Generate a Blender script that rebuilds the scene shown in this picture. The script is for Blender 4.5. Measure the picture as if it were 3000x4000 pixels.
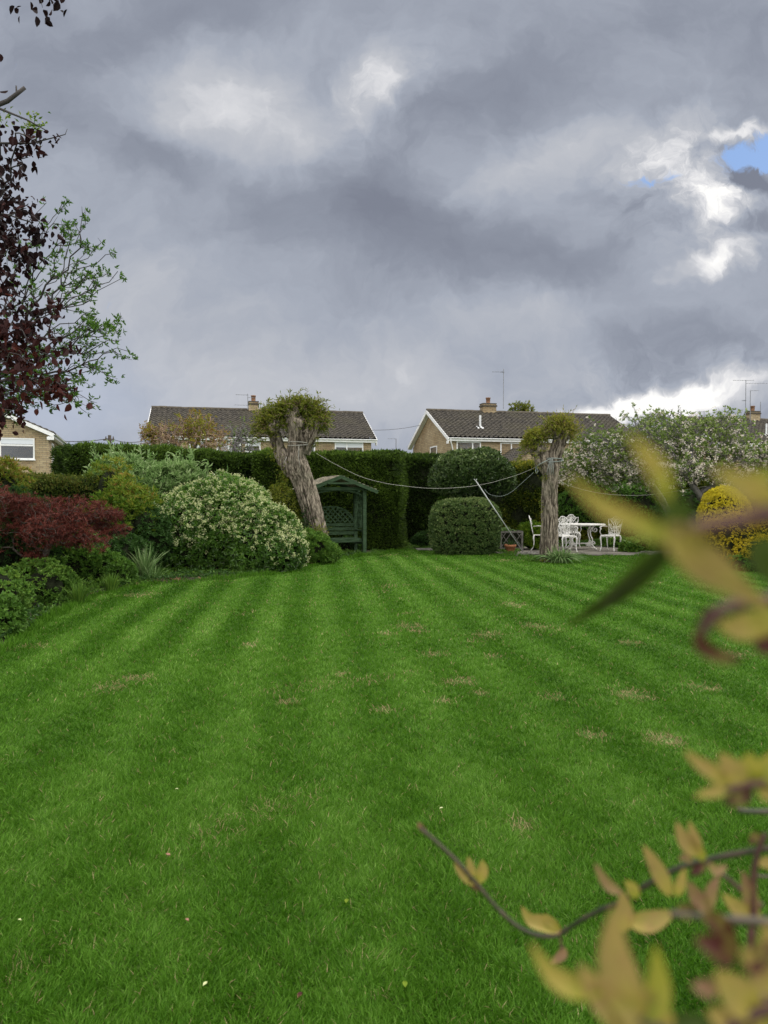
import bpy, math, random
import numpy as np
from mathutils import Vector
R = math.radians
rng = np.random.default_rng(7)
random.seed(7)
for o in list(bpy.data.objects): bpy.data.objects.remove(o)
sc = bpy.context.scene
COL = sc.collection

# ------------------------------------------------------------------ camera
F = 2888.0; EYE = 1.5; PITCH = math.atan(60 / F)
cd = bpy.data.cameras.new("camera"); cam = bpy.data.objects.new("camera", cd); COL.objects.link(cam)
cam.location = (0, 0, EYE); cam.rotation_euler = (math.pi / 2 - PITCH, 0, 0)
cd.sensor_fit = 'VERTICAL'; cd.sensor_height = 36.0; cd.lens = 36.0 * F / 4000
cd.clip_start = 0.01; cd.clip_end = 3000
cd.dof.use_dof = True; cd.dof.focus_distance = 8.0; cd.dof.aperture_fstop = 6.6
sc.camera = cam

def P(px, py, d):
    """a point of the place: where the sight line of the photo's pixel stands d metres north of the camera"""
    u = (px - 1500) / F; v = (2000 - py) / F
    c, s = math.cos(PITCH), math.sin(PITCH)
    y = c + v * s; z = -s + v * c
    return np.array([u * d / y, d, EYE + z * d / y])

# ------------------------------------------------------------------ world, sun, exposure
SUN_EL, SUN_AZ = 48.0, 75.0
w = bpy.data.worlds.new("World"); sc.world = w; w.use_nodes = True
nt = w.node_tree; N = nt.nodes; L = nt.links
for n in list(N): N.remove(n)
def nd(tree, typ, **kw):
    n = tree.nodes.new(typ)
    for k, v in kw.items(): setattr(n, k, v)
    return n
def setin(tree, sock, v):
    if isinstance(v, bpy.types.NodeSocket): tree.links.new(v, sock)
    else: sock.default_value = v
def mth(tree, op, a, b=None, c=None, clamp=False):
    n = nd(tree, 'ShaderNodeMath', operation=op, use_clamp=clamp)
    for i, v in enumerate((a, b, c)):
        if v is not None: setin(tree, n.inputs[i], v)
    return n.outputs[0]
def mixc(tree, f, a, b, blend='MIX'):
    n = nd(tree, 'ShaderNodeMix', data_type='RGBA', blend_type=blend)
    setin(tree, n.inputs['Factor'], f); setin(tree, n.inputs['A'], a); setin(tree, n.inputs['B'], b)
    return n.outputs['Result']
def c4(c): return (c[0], c[1], c[2], 1.0)
def noise(tree, vec, scale, detail=4, rough=.55, dist=0.0):
    n = nd(tree, 'ShaderNodeTexNoise'); tree.links.new(vec, n.inputs['Vector'])
    n.inputs['Scale'].default_value = scale; n.inputs['Detail'].default_value = detail
    n.inputs['Roughness'].default_value = rough; n.inputs['Distortion'].default_value = dist
    return n
def sstep(tree, v, a, b):
    n = nd(tree, 'ShaderNodeMapRange', interpolation_type='SMOOTHSTEP')
    tree.links.new(v, n.inputs['Value']); n.inputs['From Min'].default_value = a; n.inputs['From Max'].default_value = b
    return n.outputs['Result']
tc = nd(nt, 'ShaderNodeTexCoord'); sep = nd(nt, 'ShaderNodeSeparateXYZ'); L.new(tc.outputs['Generated'], sep.inputs[0])
yy = mth(nt, 'MAXIMUM', sep.outputs[1], 0.22)
X = mth(nt, 'DIVIDE', sep.outputs[0], yy); Z = mth(nt, 'DIVIDE', sep.outputs[2], yy)
cv = nd(nt, 'ShaderNodeCombineXYZ'); L.new(X, cv.inputs[0]); L.new(Z, cv.inputs[1])
# warp the direction plane a little, so that every bank of cloud has a torn outline
wn = noise(nt, cv.outputs[0], 3.2, 5, .6)
ws = nd(nt, 'ShaderNodeVectorMath', operation='SUBTRACT'); L.new(wn.outputs['Color'], ws.inputs[0]); ws.inputs[1].default_value = (.5, .5, .5)
wm = nd(nt, 'ShaderNodeVectorMath', operation='MULTIPLY'); L.new(ws.outputs[0], wm.inputs[0]); wm.inputs[1].default_value = (.26, .17, 0)
wa = nd(nt, 'ShaderNodeVectorMath', operation='ADD'); L.new(cv.outputs[0], wa.inputs[0]); L.new(wm.outputs[0], wa.inputs[1])
wn2 = noise(nt, wa.outputs[0], 11, 5, .65)
ws2 = nd(nt, 'ShaderNodeVectorMath', operation='SUBTRACT'); L.new(wn2.outputs['Color'], ws2.inputs[0]); ws2.inputs[1].default_value = (.5, .5, .5)
wm2 = nd(nt, 'ShaderNodeVectorMath', operation='MULTIPLY'); L.new(ws2.outputs[0], wm2.inputs[0]); wm2.inputs[1].default_value = (.085, .065, 0)
wb2 = nd(nt, 'ShaderNodeVectorMath', operation='ADD'); L.new(wa.outputs[0], wb2.inputs[0]); L.new(wm2.outputs[0], wb2.inputs[1])
V = wb2.outputs[0]
def blob(px, py, rx, ry, rot=0, vec=V):
    m = nd(nt, 'ShaderNodeMapping', vector_type='TEXTURE'); L.new(vec, m.inputs['Vector'])
    m.inputs['Location'].default_value = ((px - 1500) / F, (1940 - py) / F, 0)
    m.inputs['Rotation'].default_value = (0, 0, R(rot)); m.inputs['Scale'].default_value = (rx / F, ry / F, 1)
    g = nd(nt, 'ShaderNodeTexGradient', gradient_type='SPHERICAL'); L.new(m.outputs[0], g.inputs[0])
    return sstep(nt, g.outputs['Fac'], 0, 1)
# banks of cloud: where, how wide, how much lighter or darker
BL = [(900,420,520,380,-10,.22),(1480,370,320,200,15,.19),(1540,330,120,160,30,.08),(1180,560,500,240,-25,.10),(620,420,380,260,0,.08),
      (1750,420,500,200,35,-.15),(2100,330,500,260,30,-.10),(1500,750,380,260,-20,-.20),(1900,980,800,260,-10,-.20),(700,120,800,240,5,-.12),(2300,60,700,260,0,-.03),
      (1300,900,700,260,-15,-.12),(500,640,520,160,-15,-.14),(2060,620,500,180,25,.14),(2350,620,320,190,-30,.17),
      (2800,1050,360,110,0,.05),(600,1130,800,260,-5,.12),(2100,1230,600,160,-5,.10),(330,650,260,200,0,.06),(1400,1500,1700,420,0,.20),
      (2560,560,330,160,25,.36),(2720,800,380,250,-20,.50),(2740,1060,210,80,25,.50),(2890,520,320,60,10,.55),
      (2880,720,240,75,-8,-.62),(2900,900,220,70,8,-.30),(2360,1590,520,95,8,.66),(2780,1545,480,120,6,.60),(2700,1340,700,140,-3,-.12),(200,1600,500,220,0,.12)]
v = None
for b in BL:
    t = mth(nt, 'MULTIPLY', blob(*b[:5]), b[5] * (1.35 if b[5] < .3 else 1)); v = t if v is None else mth(nt, 'ADD', v, t)
f1 = noise(nt, V, 2.4, 6, .58, .3); f2 = noise(nt, V, 8.0, 5, .62, .2)
ms = nd(nt, 'ShaderNodeMapping'); L.new(V, ms.inputs['Vector']); ms.inputs['Scale'].default_value = (1.1, 3.2, 1); ms.inputs['Rotation'].default_value = (0, 0, R(-14))
f3 = noise(nt, ms.outputs[0], 3.0, 6, .6, .2)
v = mth(nt, 'ADD', v, mth(nt, 'MULTIPLY', mth(nt, 'SUBTRACT', f1.outputs[0], .5), .50))
v = mth(nt, 'ADD', v, mth(nt, 'MULTIPLY', mth(nt, 'SUBTRACT', f2.outputs[0], .5), .36))
v = mth(nt, 'ADD', v, mth(nt, 'MULTIPLY', mth(nt, 'SUBTRACT', f3.outputs[0], .5), .30))
brk = mth(nt, 'MAXIMUM', blob(2700, 760, 620, 480, -15), mth(nt, 'MAXIMUM', mth(nt, 'MULTIPLY', blob(1500, 400, 500, 360, 0), .4), mth(nt, 'MULTIPLY', blob(2600, 1500, 900, 260, 5), .6)))
f4 = noise(nt, V, 13, 6, .7, .3)
v = mth(nt, 'ADD', v, mth(nt, 'MULTIPLY', mth(nt, 'MULTIPLY', mth(nt, 'SUBTRACT', f4.outputs[0], .5), brk), 1.5))
v = mth(nt, 'ADD', v, .42)
ramp = nd(nt, 'ShaderNodeValToRGB'); L.new(v, ramp.inputs[0])
ce = ramp.color_ramp; ce.elements[0].position = .05; ce.elements[0].color = (.190, .208, .262, 1)
ce.elements[1].position = 1.0; ce.elements[1].color = (.93, .92, .90, 1)
for pos, c in ((.28, (.250, .274, .334)), (.48, (.348, .378, .444)), (.68, (.47, .487, .53)), (.84, (.70, .70, .72))):
    e = ce.elements.new(pos); e.color = c4(c)
# thin blue air low on the left and behind gaps
low = mth(nt, 'MULTIPLY', blob(150, 1560, 900, 420, 0), .5)
cl = mixc(nt, low, ramp.outputs[0], (.38, .45, .60, 1))
sky = nd(nt, 'ShaderNodeTexSky', sky_type='NISHITA'); sky.sun_disc = False
sky.sun_elevation = R(SUN_EL); sky.sun_rotation = R(SUN_AZ); sky.air_density = 1.3
blue = mixc(nt, 1.0, sky.outputs[0], (.11, .11, .11, 1), 'MULTIPLY')
blue = mixc(nt, .6, blue, (.24, .40, .78, 1))
hole = mth(nt, 'MAXIMUM', blob(2960, 610, 330, 130, 14), mth(nt, 'MULTIPLY', blob(2480, 730, 160, 50, 0), .45))
hole = sstep(nt, mth(nt, 'ADD', hole, mth(nt, 'MULTIPLY', mth(nt, 'SUBTRACT', f4.outputs[0], .5), 1.6)), .26, .62)
hole = mth(nt, 'MULTIPLY', hole, mth(nt, 'GREATER_THAN', sep.outputs[1], .2))
cl = mixc(nt, hole, cl, blue)
# unseen sky overhead and behind the camera, brightened to light the garden
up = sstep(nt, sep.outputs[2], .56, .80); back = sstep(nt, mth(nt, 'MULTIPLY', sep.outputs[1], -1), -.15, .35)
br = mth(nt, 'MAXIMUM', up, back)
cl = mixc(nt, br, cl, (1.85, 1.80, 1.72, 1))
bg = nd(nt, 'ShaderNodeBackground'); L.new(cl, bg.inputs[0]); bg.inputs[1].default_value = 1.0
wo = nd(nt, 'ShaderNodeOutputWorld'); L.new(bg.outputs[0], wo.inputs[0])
sd = bpy.data.lights.new("sun", 'SUN'); sd.energy = 2.0; sd.angle = R(14); sd.color = (1, .95, .87)
so = bpy.data.objects.new("sun", sd); COL.objects.link(so)
el, az = R(SUN_EL), R(SUN_AZ)
so.rotation_euler = Vector((math.sin(az) * math.cos(el), math.cos(az) * math.cos(el), math.sin(el))).to_track_quat('Z', 'Y').to_euler()
so.location = (20, 0, 30)
vs = sc.view_settings; vs.view_transform = 'Standard'; vs.look = 'None'; vs.exposure = 0.15; vs.gamma = 1; vs.use_curve_mapping = False
sc.cycles.max_bounces = 6; sc.cycles.diffuse_bounces = 3; sc.cycles.glossy_bounces = 2; sc.cycles.transmission_bounces = 3; sc.cycles.transparent_max_bounces = 6
sc.cycles.use_denoising = True

# ------------------------------------------------------------------ materials
def newmat(name):
    m = bpy.data.materials.new(name); m.use_nodes = True
    t = m.node_tree; b = t.nodes['Principled BSDF']
    return m, t, b
def mat(name, col, rough=.7, var=.0, scale=6.0, bump=0.0, bscale=30, spec=.4, col2=None, metallic=0.0, coord='Object', stretch=None):
    m, t, b = newmat(name)
    b.inputs['Roughness'].default_value = rough; b.inputs['Specular IOR Level'].default_value = spec; b.inputs['Metallic'].default_value = metallic
    tcn = nd(t, 'ShaderNodeTexCoord'); vec = tcn.outputs[coord]
    if stretch:
        mp = nd(t, 'ShaderNodeMapping'); t.links.new(vec, mp.inputs[0]); mp.inputs['Scale'].default_value = stretch; vec = mp.outputs[0]
    if var or col2:
        n = noise(t, vec, scale, 5, .6)
        c2 = col2 if col2 else tuple(min(1, x * (1 + var)) for x in col)
        c1 = col if col2 else tuple(x * (1 - var) for x in col)
        t.links.new(mixc(t, sstep(t, n.outputs[0], .35, .65), c4(c1), c4(c2)), b.inputs['Base Color'])
    else: b.inputs['Base Color'].default_value = c4(col)
    if bump:
        n2 = noise(t, vec, bscale, 5, .6); bp = nd(t, 'ShaderNodeBump'); bp.inputs['Strength'].default_value = bump
        bp.inputs['Distance'].default_value = .02; t.links.new(n2.outputs[0], bp.inputs['Height']); t.links.new(bp.outputs[0], b.inputs['Normal'])
    return m
def leafmat(name, cols, rough=.5, trans=.3, spec=.2):
    """cols: colours a leaf may have, spread over the per-leaf value 'rnd'"""
    m, t, b = newmat(name)
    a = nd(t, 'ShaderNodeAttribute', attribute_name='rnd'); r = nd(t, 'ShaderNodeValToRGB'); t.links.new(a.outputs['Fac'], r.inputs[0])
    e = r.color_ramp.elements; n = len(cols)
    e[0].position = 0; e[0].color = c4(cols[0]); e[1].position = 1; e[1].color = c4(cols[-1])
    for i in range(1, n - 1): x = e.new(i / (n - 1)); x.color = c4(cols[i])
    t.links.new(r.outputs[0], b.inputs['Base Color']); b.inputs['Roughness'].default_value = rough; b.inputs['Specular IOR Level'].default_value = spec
    if name in ('l_tan', 'l_pink', 'l_maroon'):
        oc = nd(t, 'ShaderNodeTexCoord'); sp = noise(t, oc.outputs['Object'], 420, 4, .7); bl = noise(t, oc.outputs['Object'], 110, 3, .6)
        c1 = mixc(t, mth(t, 'MULTIPLY', sstep(t, sp.outputs[0], .56, .70), .7), r.outputs[0], (.10, .05, .025, 1)); c1 = mixc(t, mth(t, 'MULTIPLY', sstep(t, bl.outputs[0], .45, .65), .45), c1, (.30, .30, .06, 1))
        t.links.new(c1, b.inputs['Base Color'])
    tr = nd(t, 'ShaderNodeBsdfTranslucent'); t.links.new(r.outputs[0], tr.inputs[0])
    mx = nd(t, 'ShaderNodeMixShader'); mx.inputs[0].default_value = trans
    t.links.new(b.outputs[0], mx.inputs[1]); t.links.new(tr.outputs[0], mx.inputs[2]); t.links.new(mx.outputs[0], t.nodes['Material Output'].inputs[0])
    return m
M = {}
M['upvc'] = mat('white_frame', (.78, .79, .80), .35, .05)
M['white_paint'] = mat('white_paint', (.62, .61, .57), .45, 0, 9, col2=(.80, .80, .79))
M['soffit'] = mat('soffit', (.6, .6, .58), .6)
M['pot'] = mat('chimney_pot', (.19, .10, .055), .8, .25, 9)
M['terracotta'] = mat('terracotta', (.36, .15, .07), .8, .25, 14)
M['metal'] = mat('grey_metal', (.20, .21, .23), .45, .1, metallic=.6)
M['alu'] = mat('alu', (.50, .52, .54), .5, .1)
M['lead'] = mat('vent', (.62, .64, .66), .5, .1)
M['rope'] = mat('rope', (.34, .34, .31), .8, .1)
M['blue_rope'] = mat('blue_rope', (.22, .26, .25), .8, .1)
M['greenwood'] = mat('green_stained_wood', (.042, .074, .040), .85, .3, 7, .3, 60, spec=.08, stretch=(1, 1, 6))
M['shingle'] = mat('felt_shingle', (.10, .10, .075), .85, 0, 9, .3, 60, col2=(.42, .37, .28))
M['greywood'] = mat('weathered_wood', (.13, .125, .11), .8, .3, 9, .3, 60)
M['brown_bark'] = mat('brown_bark', (.075, .06, .05), .85, .35, 12, .5, 60)
M['grey_bark'] = mat('grey_bark', (.13, .125, .12), .85, .35, 12, .5, 60)
M['dark_twig'] = mat('dark_twig', (.05, .045, .045), .8, .3)
M['pale_twig'] = mat('pale_twig', (.26, .18, .12), .8, .35, 9)
M['dark_core'] = mat('shade_core', (.010, .013, .006), .95, .4, 10, .6, 30, spec=.1)  # near-black fill: shade between the leaves put into the colour
M['soil'] = mat('soil', (.030, .022, .015), .95, 0, 5, .8, 40, col2=(.05, .055, .02))
M['patio'] = mat('paving', (.13, .12, .10), .85, .3, 3, .4, 30)
M['pole'] = mat('pole_wood', (.10, .085, .07), .9, .2)

def brickmat():
    m, t, b = newmat('buff_brick')
    tcn = nd(t, 'ShaderNodeTexCoord'); s = nd(t, 'ShaderNodeSeparateXYZ'); t.links.new(tcn.outputs['Object'], s.inputs[0])
    u = mth(t, 'ADD', s.outputs[0], s.outputs[1]); c = nd(t, 'ShaderNodeCombineXYZ'); t.links.new(u, c.inputs[0]); t.links.new(s.outputs[2], c.inputs[1])
    k = nd(t, 'ShaderNodeTexBrick'); t.links.new(c.outputs[0], k.inputs[0]); k.inputs['Scale'].default_value = 1.0
    k.inputs['Brick Width'].default_value = .34; k.inputs['Row Height'].default_value = .11; k.inputs['Mortar Size'].default_value = .011; k.inputs['Mortar Smooth'].default_value = .3
    k.inputs['Color1'].default_value = (.29, .225, .135, 1); k.inputs['Color2'].default_value = (.42, .34, .21, 1); k.inputs['Mortar'].default_value = (.17, .15, .12, 1); k.inputs['Bias'].default_value = .1
    n = noise(t, c.outputs[0], .9, 4); n2 = noise(t, c.outputs[0], 7, 3)
    col = mixc(t, sstep(t, n.outputs[0], .4, .7), k.outputs[0], (.80, .74, .68, 1), 'MULTIPLY')
    col = mixc(t, mth(t, 'MULTIPLY', sstep(t, n2.outputs[0], .5, .75), .5), col, (.62, .45, .32, 1), 'MULTIPLY')
    t.links.new(col, b.inputs['Base Color']); b.inputs['Roughness'].default_value = .9
    bp = nd(t, 'ShaderNodeBump'); bp.inputs['Distance'].default_value = .01; bp.inputs['Strength'].default_value = .6; bp.invert = True
    t.links.new(k.outputs['Fac'], bp.inputs['Height']); t.links.new(bp.outputs[0], b.inputs['Normal'])
    return m
M['brick'] = brickmat()
def tilemat(name, a, c):
    m, t, b = newmat(name)
    tcn = nd(t, 'ShaderNodeTexCoord'); n = noise(t, tcn.outputs['Object'], 5.5, 6, .7); n2 = noise(t, tcn.outputs['Object'], .7, 4)
    col = mixc(t, sstep(t, n.outputs[0], .35, .7), c4(a), c4(c)); col = mixc(t, mth(t, 'MULTIPLY', sstep(t, n2.outputs[0], .45, .7), .55), col, (.07, .064, .044, 1))
    t.links.new(col, b.inputs['Base Color']); b.inputs['Roughness'].default_value = .85; b.inputs['Specular IOR Level'].default_value = .25
    return m
M['tile'] = tilemat('roof_tile', (.026, .024, .022), (.088, .078, .064))
M['ridge'] = tilemat('ridge_tile', (.06, .052, .042), (.11, .095, .072))
def glassmat(name, col, rough=.08):
    m, t, b = newmat(name); b.inputs['Base Color'].default_value = c4(col); b.inputs['Roughness'].default_value = rough; b.inputs['Specular IOR Level'].default_value = .9
    return m
M['glass'] = glassmat('window_glass', (.06, .075, .10)); M['net'] = glassmat('net_curtained_glass', (.24, .28, .35), .2); M['blind'] = glassmat('blind', (.62, .66, .72), .4)

M['bark'] = None
def barkmat():
    m, t, b = newmat('furrowed_bark')
    tcn = nd(t, 'ShaderNodeTexCoord'); mp = nd(t, 'ShaderNodeMapping'); t.links.new(tcn.outputs['Object'], mp.inputs[0]); mp.inputs['Scale'].default_value = (7, 7, 1.3)
    n = noise(t, mp.outputs[0], 2.6, 8, .65, .8); n2 = noise(t, tcn.outputs['Object'], 3, 4)
    a = nd(t, 'ShaderNodeAttribute', attribute_name='rnd')
    col = mixc(t, sstep(t, n.outputs[0], .38, .62), (.045, .037, .027, 1), (.29, .25, .20, 1))
    col = mixc(t, sstep(t, n2.outputs[0], .45, .7), col, (.17, .16, .11, 1)) if False else mixc(t, mth(t, 'MULTIPLY', sstep(t, n2.outputs[0], .5, .7), .35), col, (.12, .13, .085, 1))
    col = mixc(t, sstep(t, a.outputs['Fac'], .0, .45), (.045, .036, .028, 1), col)
    t.links.new(col, b.inputs['Base Color']); b.inputs['Roughness'].default_value = .9; b.inputs['Specular IOR Level'].default_value = .2
    bp = nd(t, 'ShaderNodeBump'); bp.inputs['Distance'].default_value = .03; bp.inputs['Strength'].default_value = .8
    t.links.new(n.outputs[0], bp.inputs['Height']); t.links.new(bp.outputs[0], b.inputs['Normal'])
    return m
M['bark'] = barkmat()
KEEP = ('l_flower', 'l_silver', 'l_tan', 'l_pink', 'l_maroon', 'l_copper', 'l_blossom', 'l_litter', 'grass', 'straw', 'l_gold', 'l_olive_gold', 'l_deepgreen', 'l_acer', 'l_rusty')
def LM(n, c, **k):
    if n not in KEEP: c = [(a * 1.25, b * 1.20, d * .95) for a, b, d in c]
    M[n] = leafmat(n, c, **k)
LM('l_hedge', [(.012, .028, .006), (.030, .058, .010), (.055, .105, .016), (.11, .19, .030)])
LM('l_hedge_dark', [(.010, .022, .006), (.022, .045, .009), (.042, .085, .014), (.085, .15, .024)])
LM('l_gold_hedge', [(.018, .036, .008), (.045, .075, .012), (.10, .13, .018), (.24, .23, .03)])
LM('l_low_hedge', [(.022, .045, .010), (.05, .085, .016), (.095, .125, .025), (.16, .13, .04)])
LM('l_holly', [(.007, .018, .005), (.020, .045, .012), (.060, .105, .034), (.19, .25, .12)], rough=.4, spec=.3, trans=.15)
LM('l_cube', [(.014, .034, .010), (.04, .08, .026), (.095, .15, .055), (.21, .25, .12)], rough=.4, trans=.15)
LM('l_choisya', [(.025, .07, .014), (.05, .12, .022), (.09, .19, .035), (.15, .26, .05)], rough=.3, spec=.5)
LM('l_flower', [(.34, .42, .14), (.52, .56, .28), (.68, .68, .46)], rough=.7, trans=.2)
LM('l_silver', [(.06, .14, .03), (.14, .25, .07), (.25, .37, .14), (.40, .50, .26)], rough=.5)
LM('l_pieris', [(.03, .08, .01), (.08, .15, .015), (.13, .19, .025), (.22, .20, .04), (.28, .13, .08)])
LM('l_acer', [(.04, .012, .009), (.10, .024, .018), (.19, .052, .038), (.30, .14, .10)])
LM('l_copper', [(.012, .006, .007), (.028, .009, .010), (.06, .015, .012), (.19, .05, .022)], rough=.6, spec=.15)
LM('l_green', [(.025, .07, .010), (.045, .11, .018), (.08, .17, .03), (.13, .22, .04)])
LM('l_dark', [(.010, .028, .008), (.018, .05, .012), (.032, .08, .02), (.05, .11, .03)])
LM('l_lime', [(.04, .10, .008), (.08, .15, .012), (.14, .21, .02), (.24, .28, .03)])
LM('l_willow', [(.035, .06, .008), (.09, .125, .014), (.17, .20, .03), (.29, .25, .06)])
LM('l_gold', [(.26, .22, .01), (.46, .38, .015), (.58, .50, .03), (.66, .58, .06)], trans=.2)
LM('l_olive_gold', [(.07, .08, .008), (.22, .18, .01), (.42, .33, .015), (.56, .44, .02)], trans=.2)
LM('l_apple', [(.04, .085, .015), (.09, .15, .035), (.17, .24, .08), (.30, .37, .17)])
LM('l_blossom', [(.60, .50, .42), (.74, .68, .60), (.84, .82, .76)], rough=.7, trans=.2)
LM('l_rusty', [(.15, .16, .02), (.24, .26, .03), (.26, .11, .03), (.20, .28, .04)])
LM('l_strap', [(.03, .08, .02), (.06, .13, .04), (.11, .19, .08), (.19, .26, .15)])
LM('l_litter', [(.10, .05, .03), (.20, .10, .06), (.30, .17, .12), (.12, .10, .05)], rough=.8, trans=.1)
LM('l_tan', [(.34, .24, .085), (.38, .30, .07), (.29, .29, .035), (.17, .20, .02)], rough=.5, trans=.35)
LM('l_pink', [(.22, .125, .07), (.32, .20, .11)], rough=.5, trans=.3)
LM('l_maroon', [(.035, .008, .010), (.07, .018, .015)], rough=.5, trans=.2)
LM('l_deepgreen', [(.035, .06, .008), (.06, .09, .010)], rough=.5, trans=.3)
M['stem_green'] = mat('green_stem', (.022, .032, .012), .5, .3, 40, col2=(.07, .05, .035))
M['stem_maroon'] = mat('maroon_stem', (.07, .03, .025), .5, .3, 40)

# ------------------------------------------------------------------ object helpers
ORG = {}
def root(name, label, cat, loc=(0, 0, 0), rz=0, group=None):
    o = bpy.data.objects.new(name, None); COL.objects.link(o); o.location = loc; o.rotation_euler = (0, 0, rz)
    o.empty_display_size = .2; o['label'] = label; o['category'] = cat
    if group: o['group'] = group
    ORG[o.name] = np.array(loc, float)
    return o
def mkobj(name, V_, faces_idx, counts, mats, parent=None, world=True, midx=None, attr=None, smooth=False):
    V_ = np.asarray(V_, np.float32)
    if parent is not None and world:
        V_ = V_ - ORG[parent.name].astype(np.float32)
    me = bpy.data.meshes.new(name)
    me.vertices.add(len(V_)); me.vertices.foreach_set('co', V_.ravel())
    fi = np.asarray(faces_idx, np.int32).ravel(); ct = np.asarray(counts, np.int32)
    me.loops.add(len(fi)); me.loops.foreach_set('vertex_index', fi)
    me.polygons.add(len(ct)); st = np.zeros(len(ct), np.int32); st[1:] = np.cumsum(ct)[:-1]
    me.polygons.foreach_set('loop_start', st)
    try: me.polygons.foreach_set('loop_total', ct)
    except Exception: pass
    for m in (mats if isinstance(mats, (list, tuple)) else [mats]): me.materials.append(m)
    if midx is not None: me.polygons.foreach_set('material_index', np.asarray(midx, np.int32))
    me.polygons.foreach_set('use_smooth', np.full(len(ct), smooth))
    if attr is not None:
        a = me.attributes.new('rnd', 'FLOAT', 'POINT'); a.data.foreach_set('value', np.asarray(attr, np.float32))
    me.update(calc_edges=True)
    o = bpy.data.objects.new(name, me); COL.objects.link(o)
    if parent is not None:
        o.parent = parent; ORG[o.name] = ORG[parent.name]
    else: ORG[o.name] = np.zeros(3)
    return o
class MB:
    """collects boxes, tubes and patches, then links them as ONE mesh object"""
    def __init__(s): s.v = []; s.f = []; s.m = []; s.n = 0; s.a = []
    def add(s, vs, fs, mi=0, at=1.0):
        vs = np.asarray(vs, float).reshape(-1, 3); s.v.append(vs)
        for f in fs: s.f.append([i + s.n for i in f]); s.m.append(mi)
        s.a.append(np.full(len(vs), at) if np.isscalar(at) else at); s.n += len(vs)
    def box(s, x0, x1, y0, y1, z0, z1, mi=0, T=None):
        v_ = np.array([(x, y, z) for x in (x0, x1) for y in (y0, y1) for z in (z0, z1)], float)
        if T is not None: v_ = T(v_)
        s.add(v_, [(0, 1, 3, 2), (4, 6, 7, 5), (0, 4, 5, 1), (2, 3, 7, 6), (0, 2, 6, 4), (1, 5, 7, 3)], mi)
    def bar(s, a, b, w, h, up=(0, 0, 1), mi=0):
        """a bar of section w (sideways) by h (along up) from a to b"""
        a = np.array(a, float); b = np.array(b, float); t = b - a; t /= np.linalg.norm(t); up = np.array(up, float)
        sd_ = np.cross(t, up); sd_ /= np.linalg.norm(sd_); u = np.cross(sd_, t)
        v_ = [p + sd_ * w * i + u * h * j for p in (a, b) for i, j in ((-.5, -.5), (.5, -.5), (.5, .5), (-.5, .5))]
        s.add(v_, [(0, 3, 2, 1), (4, 5, 6, 7), (0, 1, 5, 4), (1, 2, 6, 5), (2, 3, 7, 6), (3, 0, 4, 7)], mi)
    def tube(s, pts, r, sides=8, ref=None, cap=True, mi=0):
        p = np.asarray(pts, float); k = len(p); r = np.full(k, r) if np.isscalar(r) else np.asarray(r, float)
        t = np.gradient(p, axis=0); t /= np.linalg.norm(t, axis=1)[:, None] + 1e-12
        if ref is None:
            ref = np.array((0, 0, 1.)) if abs(t[:, 2]).mean() < .8 else np.array((1., 0, 0))
        n = np.cross(t, np.array(ref, float)); n /= np.linalg.norm(n, axis=1)[:, None] + 1e-9; b = np.cross(t, n)
        a = np.linspace(0, 2 * np.pi, sides, endpoint=False)
        v_ = p[:, None] + r[:, None, None] * (np.cos(a)[None, :, None] * n[:, None] + np.sin(a)[None, :, None] * b[:, None])
        fs = [(i * sides + j, i * sides + (j + 1) % sides, (i + 1) * sides + (j + 1) % sides, (i + 1) * sides + j) for i in range(k - 1) for j in range(sides)]
        if cap: fs += [tuple(range(sides))[::-1], tuple((k - 1) * sides + j for j in range(sides))]
        s.add(v_.reshape(-1, 3), fs, mi)
    def lathe(s, prof, c=(0, 0, 0), sides=24, mi=0):
        a = np.linspace(0, 2 * np.pi, sides, endpoint=False); c = np.array(c, float)
        v_ = np.array([[c[0] + r * math.cos(t), c[1] + r * math.sin(t), c[2] + z] for r, z in prof for t in a])
        k = len(prof); fs = [(i * sides + j, i * sides + (j + 1) % sides, (i + 1) * sides + (j + 1) % sides, (i + 1) * sides + j) for i in range(k - 1) for j in range(sides)]
        fs += [tuple(range(sides))[::-1], tuple((k - 1) * sides + j for j in range(sides))]
        s.add(v_, fs, mi)
    def build(s, name, mats, parent=None, world=False, smooth=False):
        fl = [i for f in s.f for i in f]
        return mkobj(name, np.concatenate(s.v), fl, [len(f) for f in s.f], mats, parent, world, s.m, np.concatenate(s.a), smooth)

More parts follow.
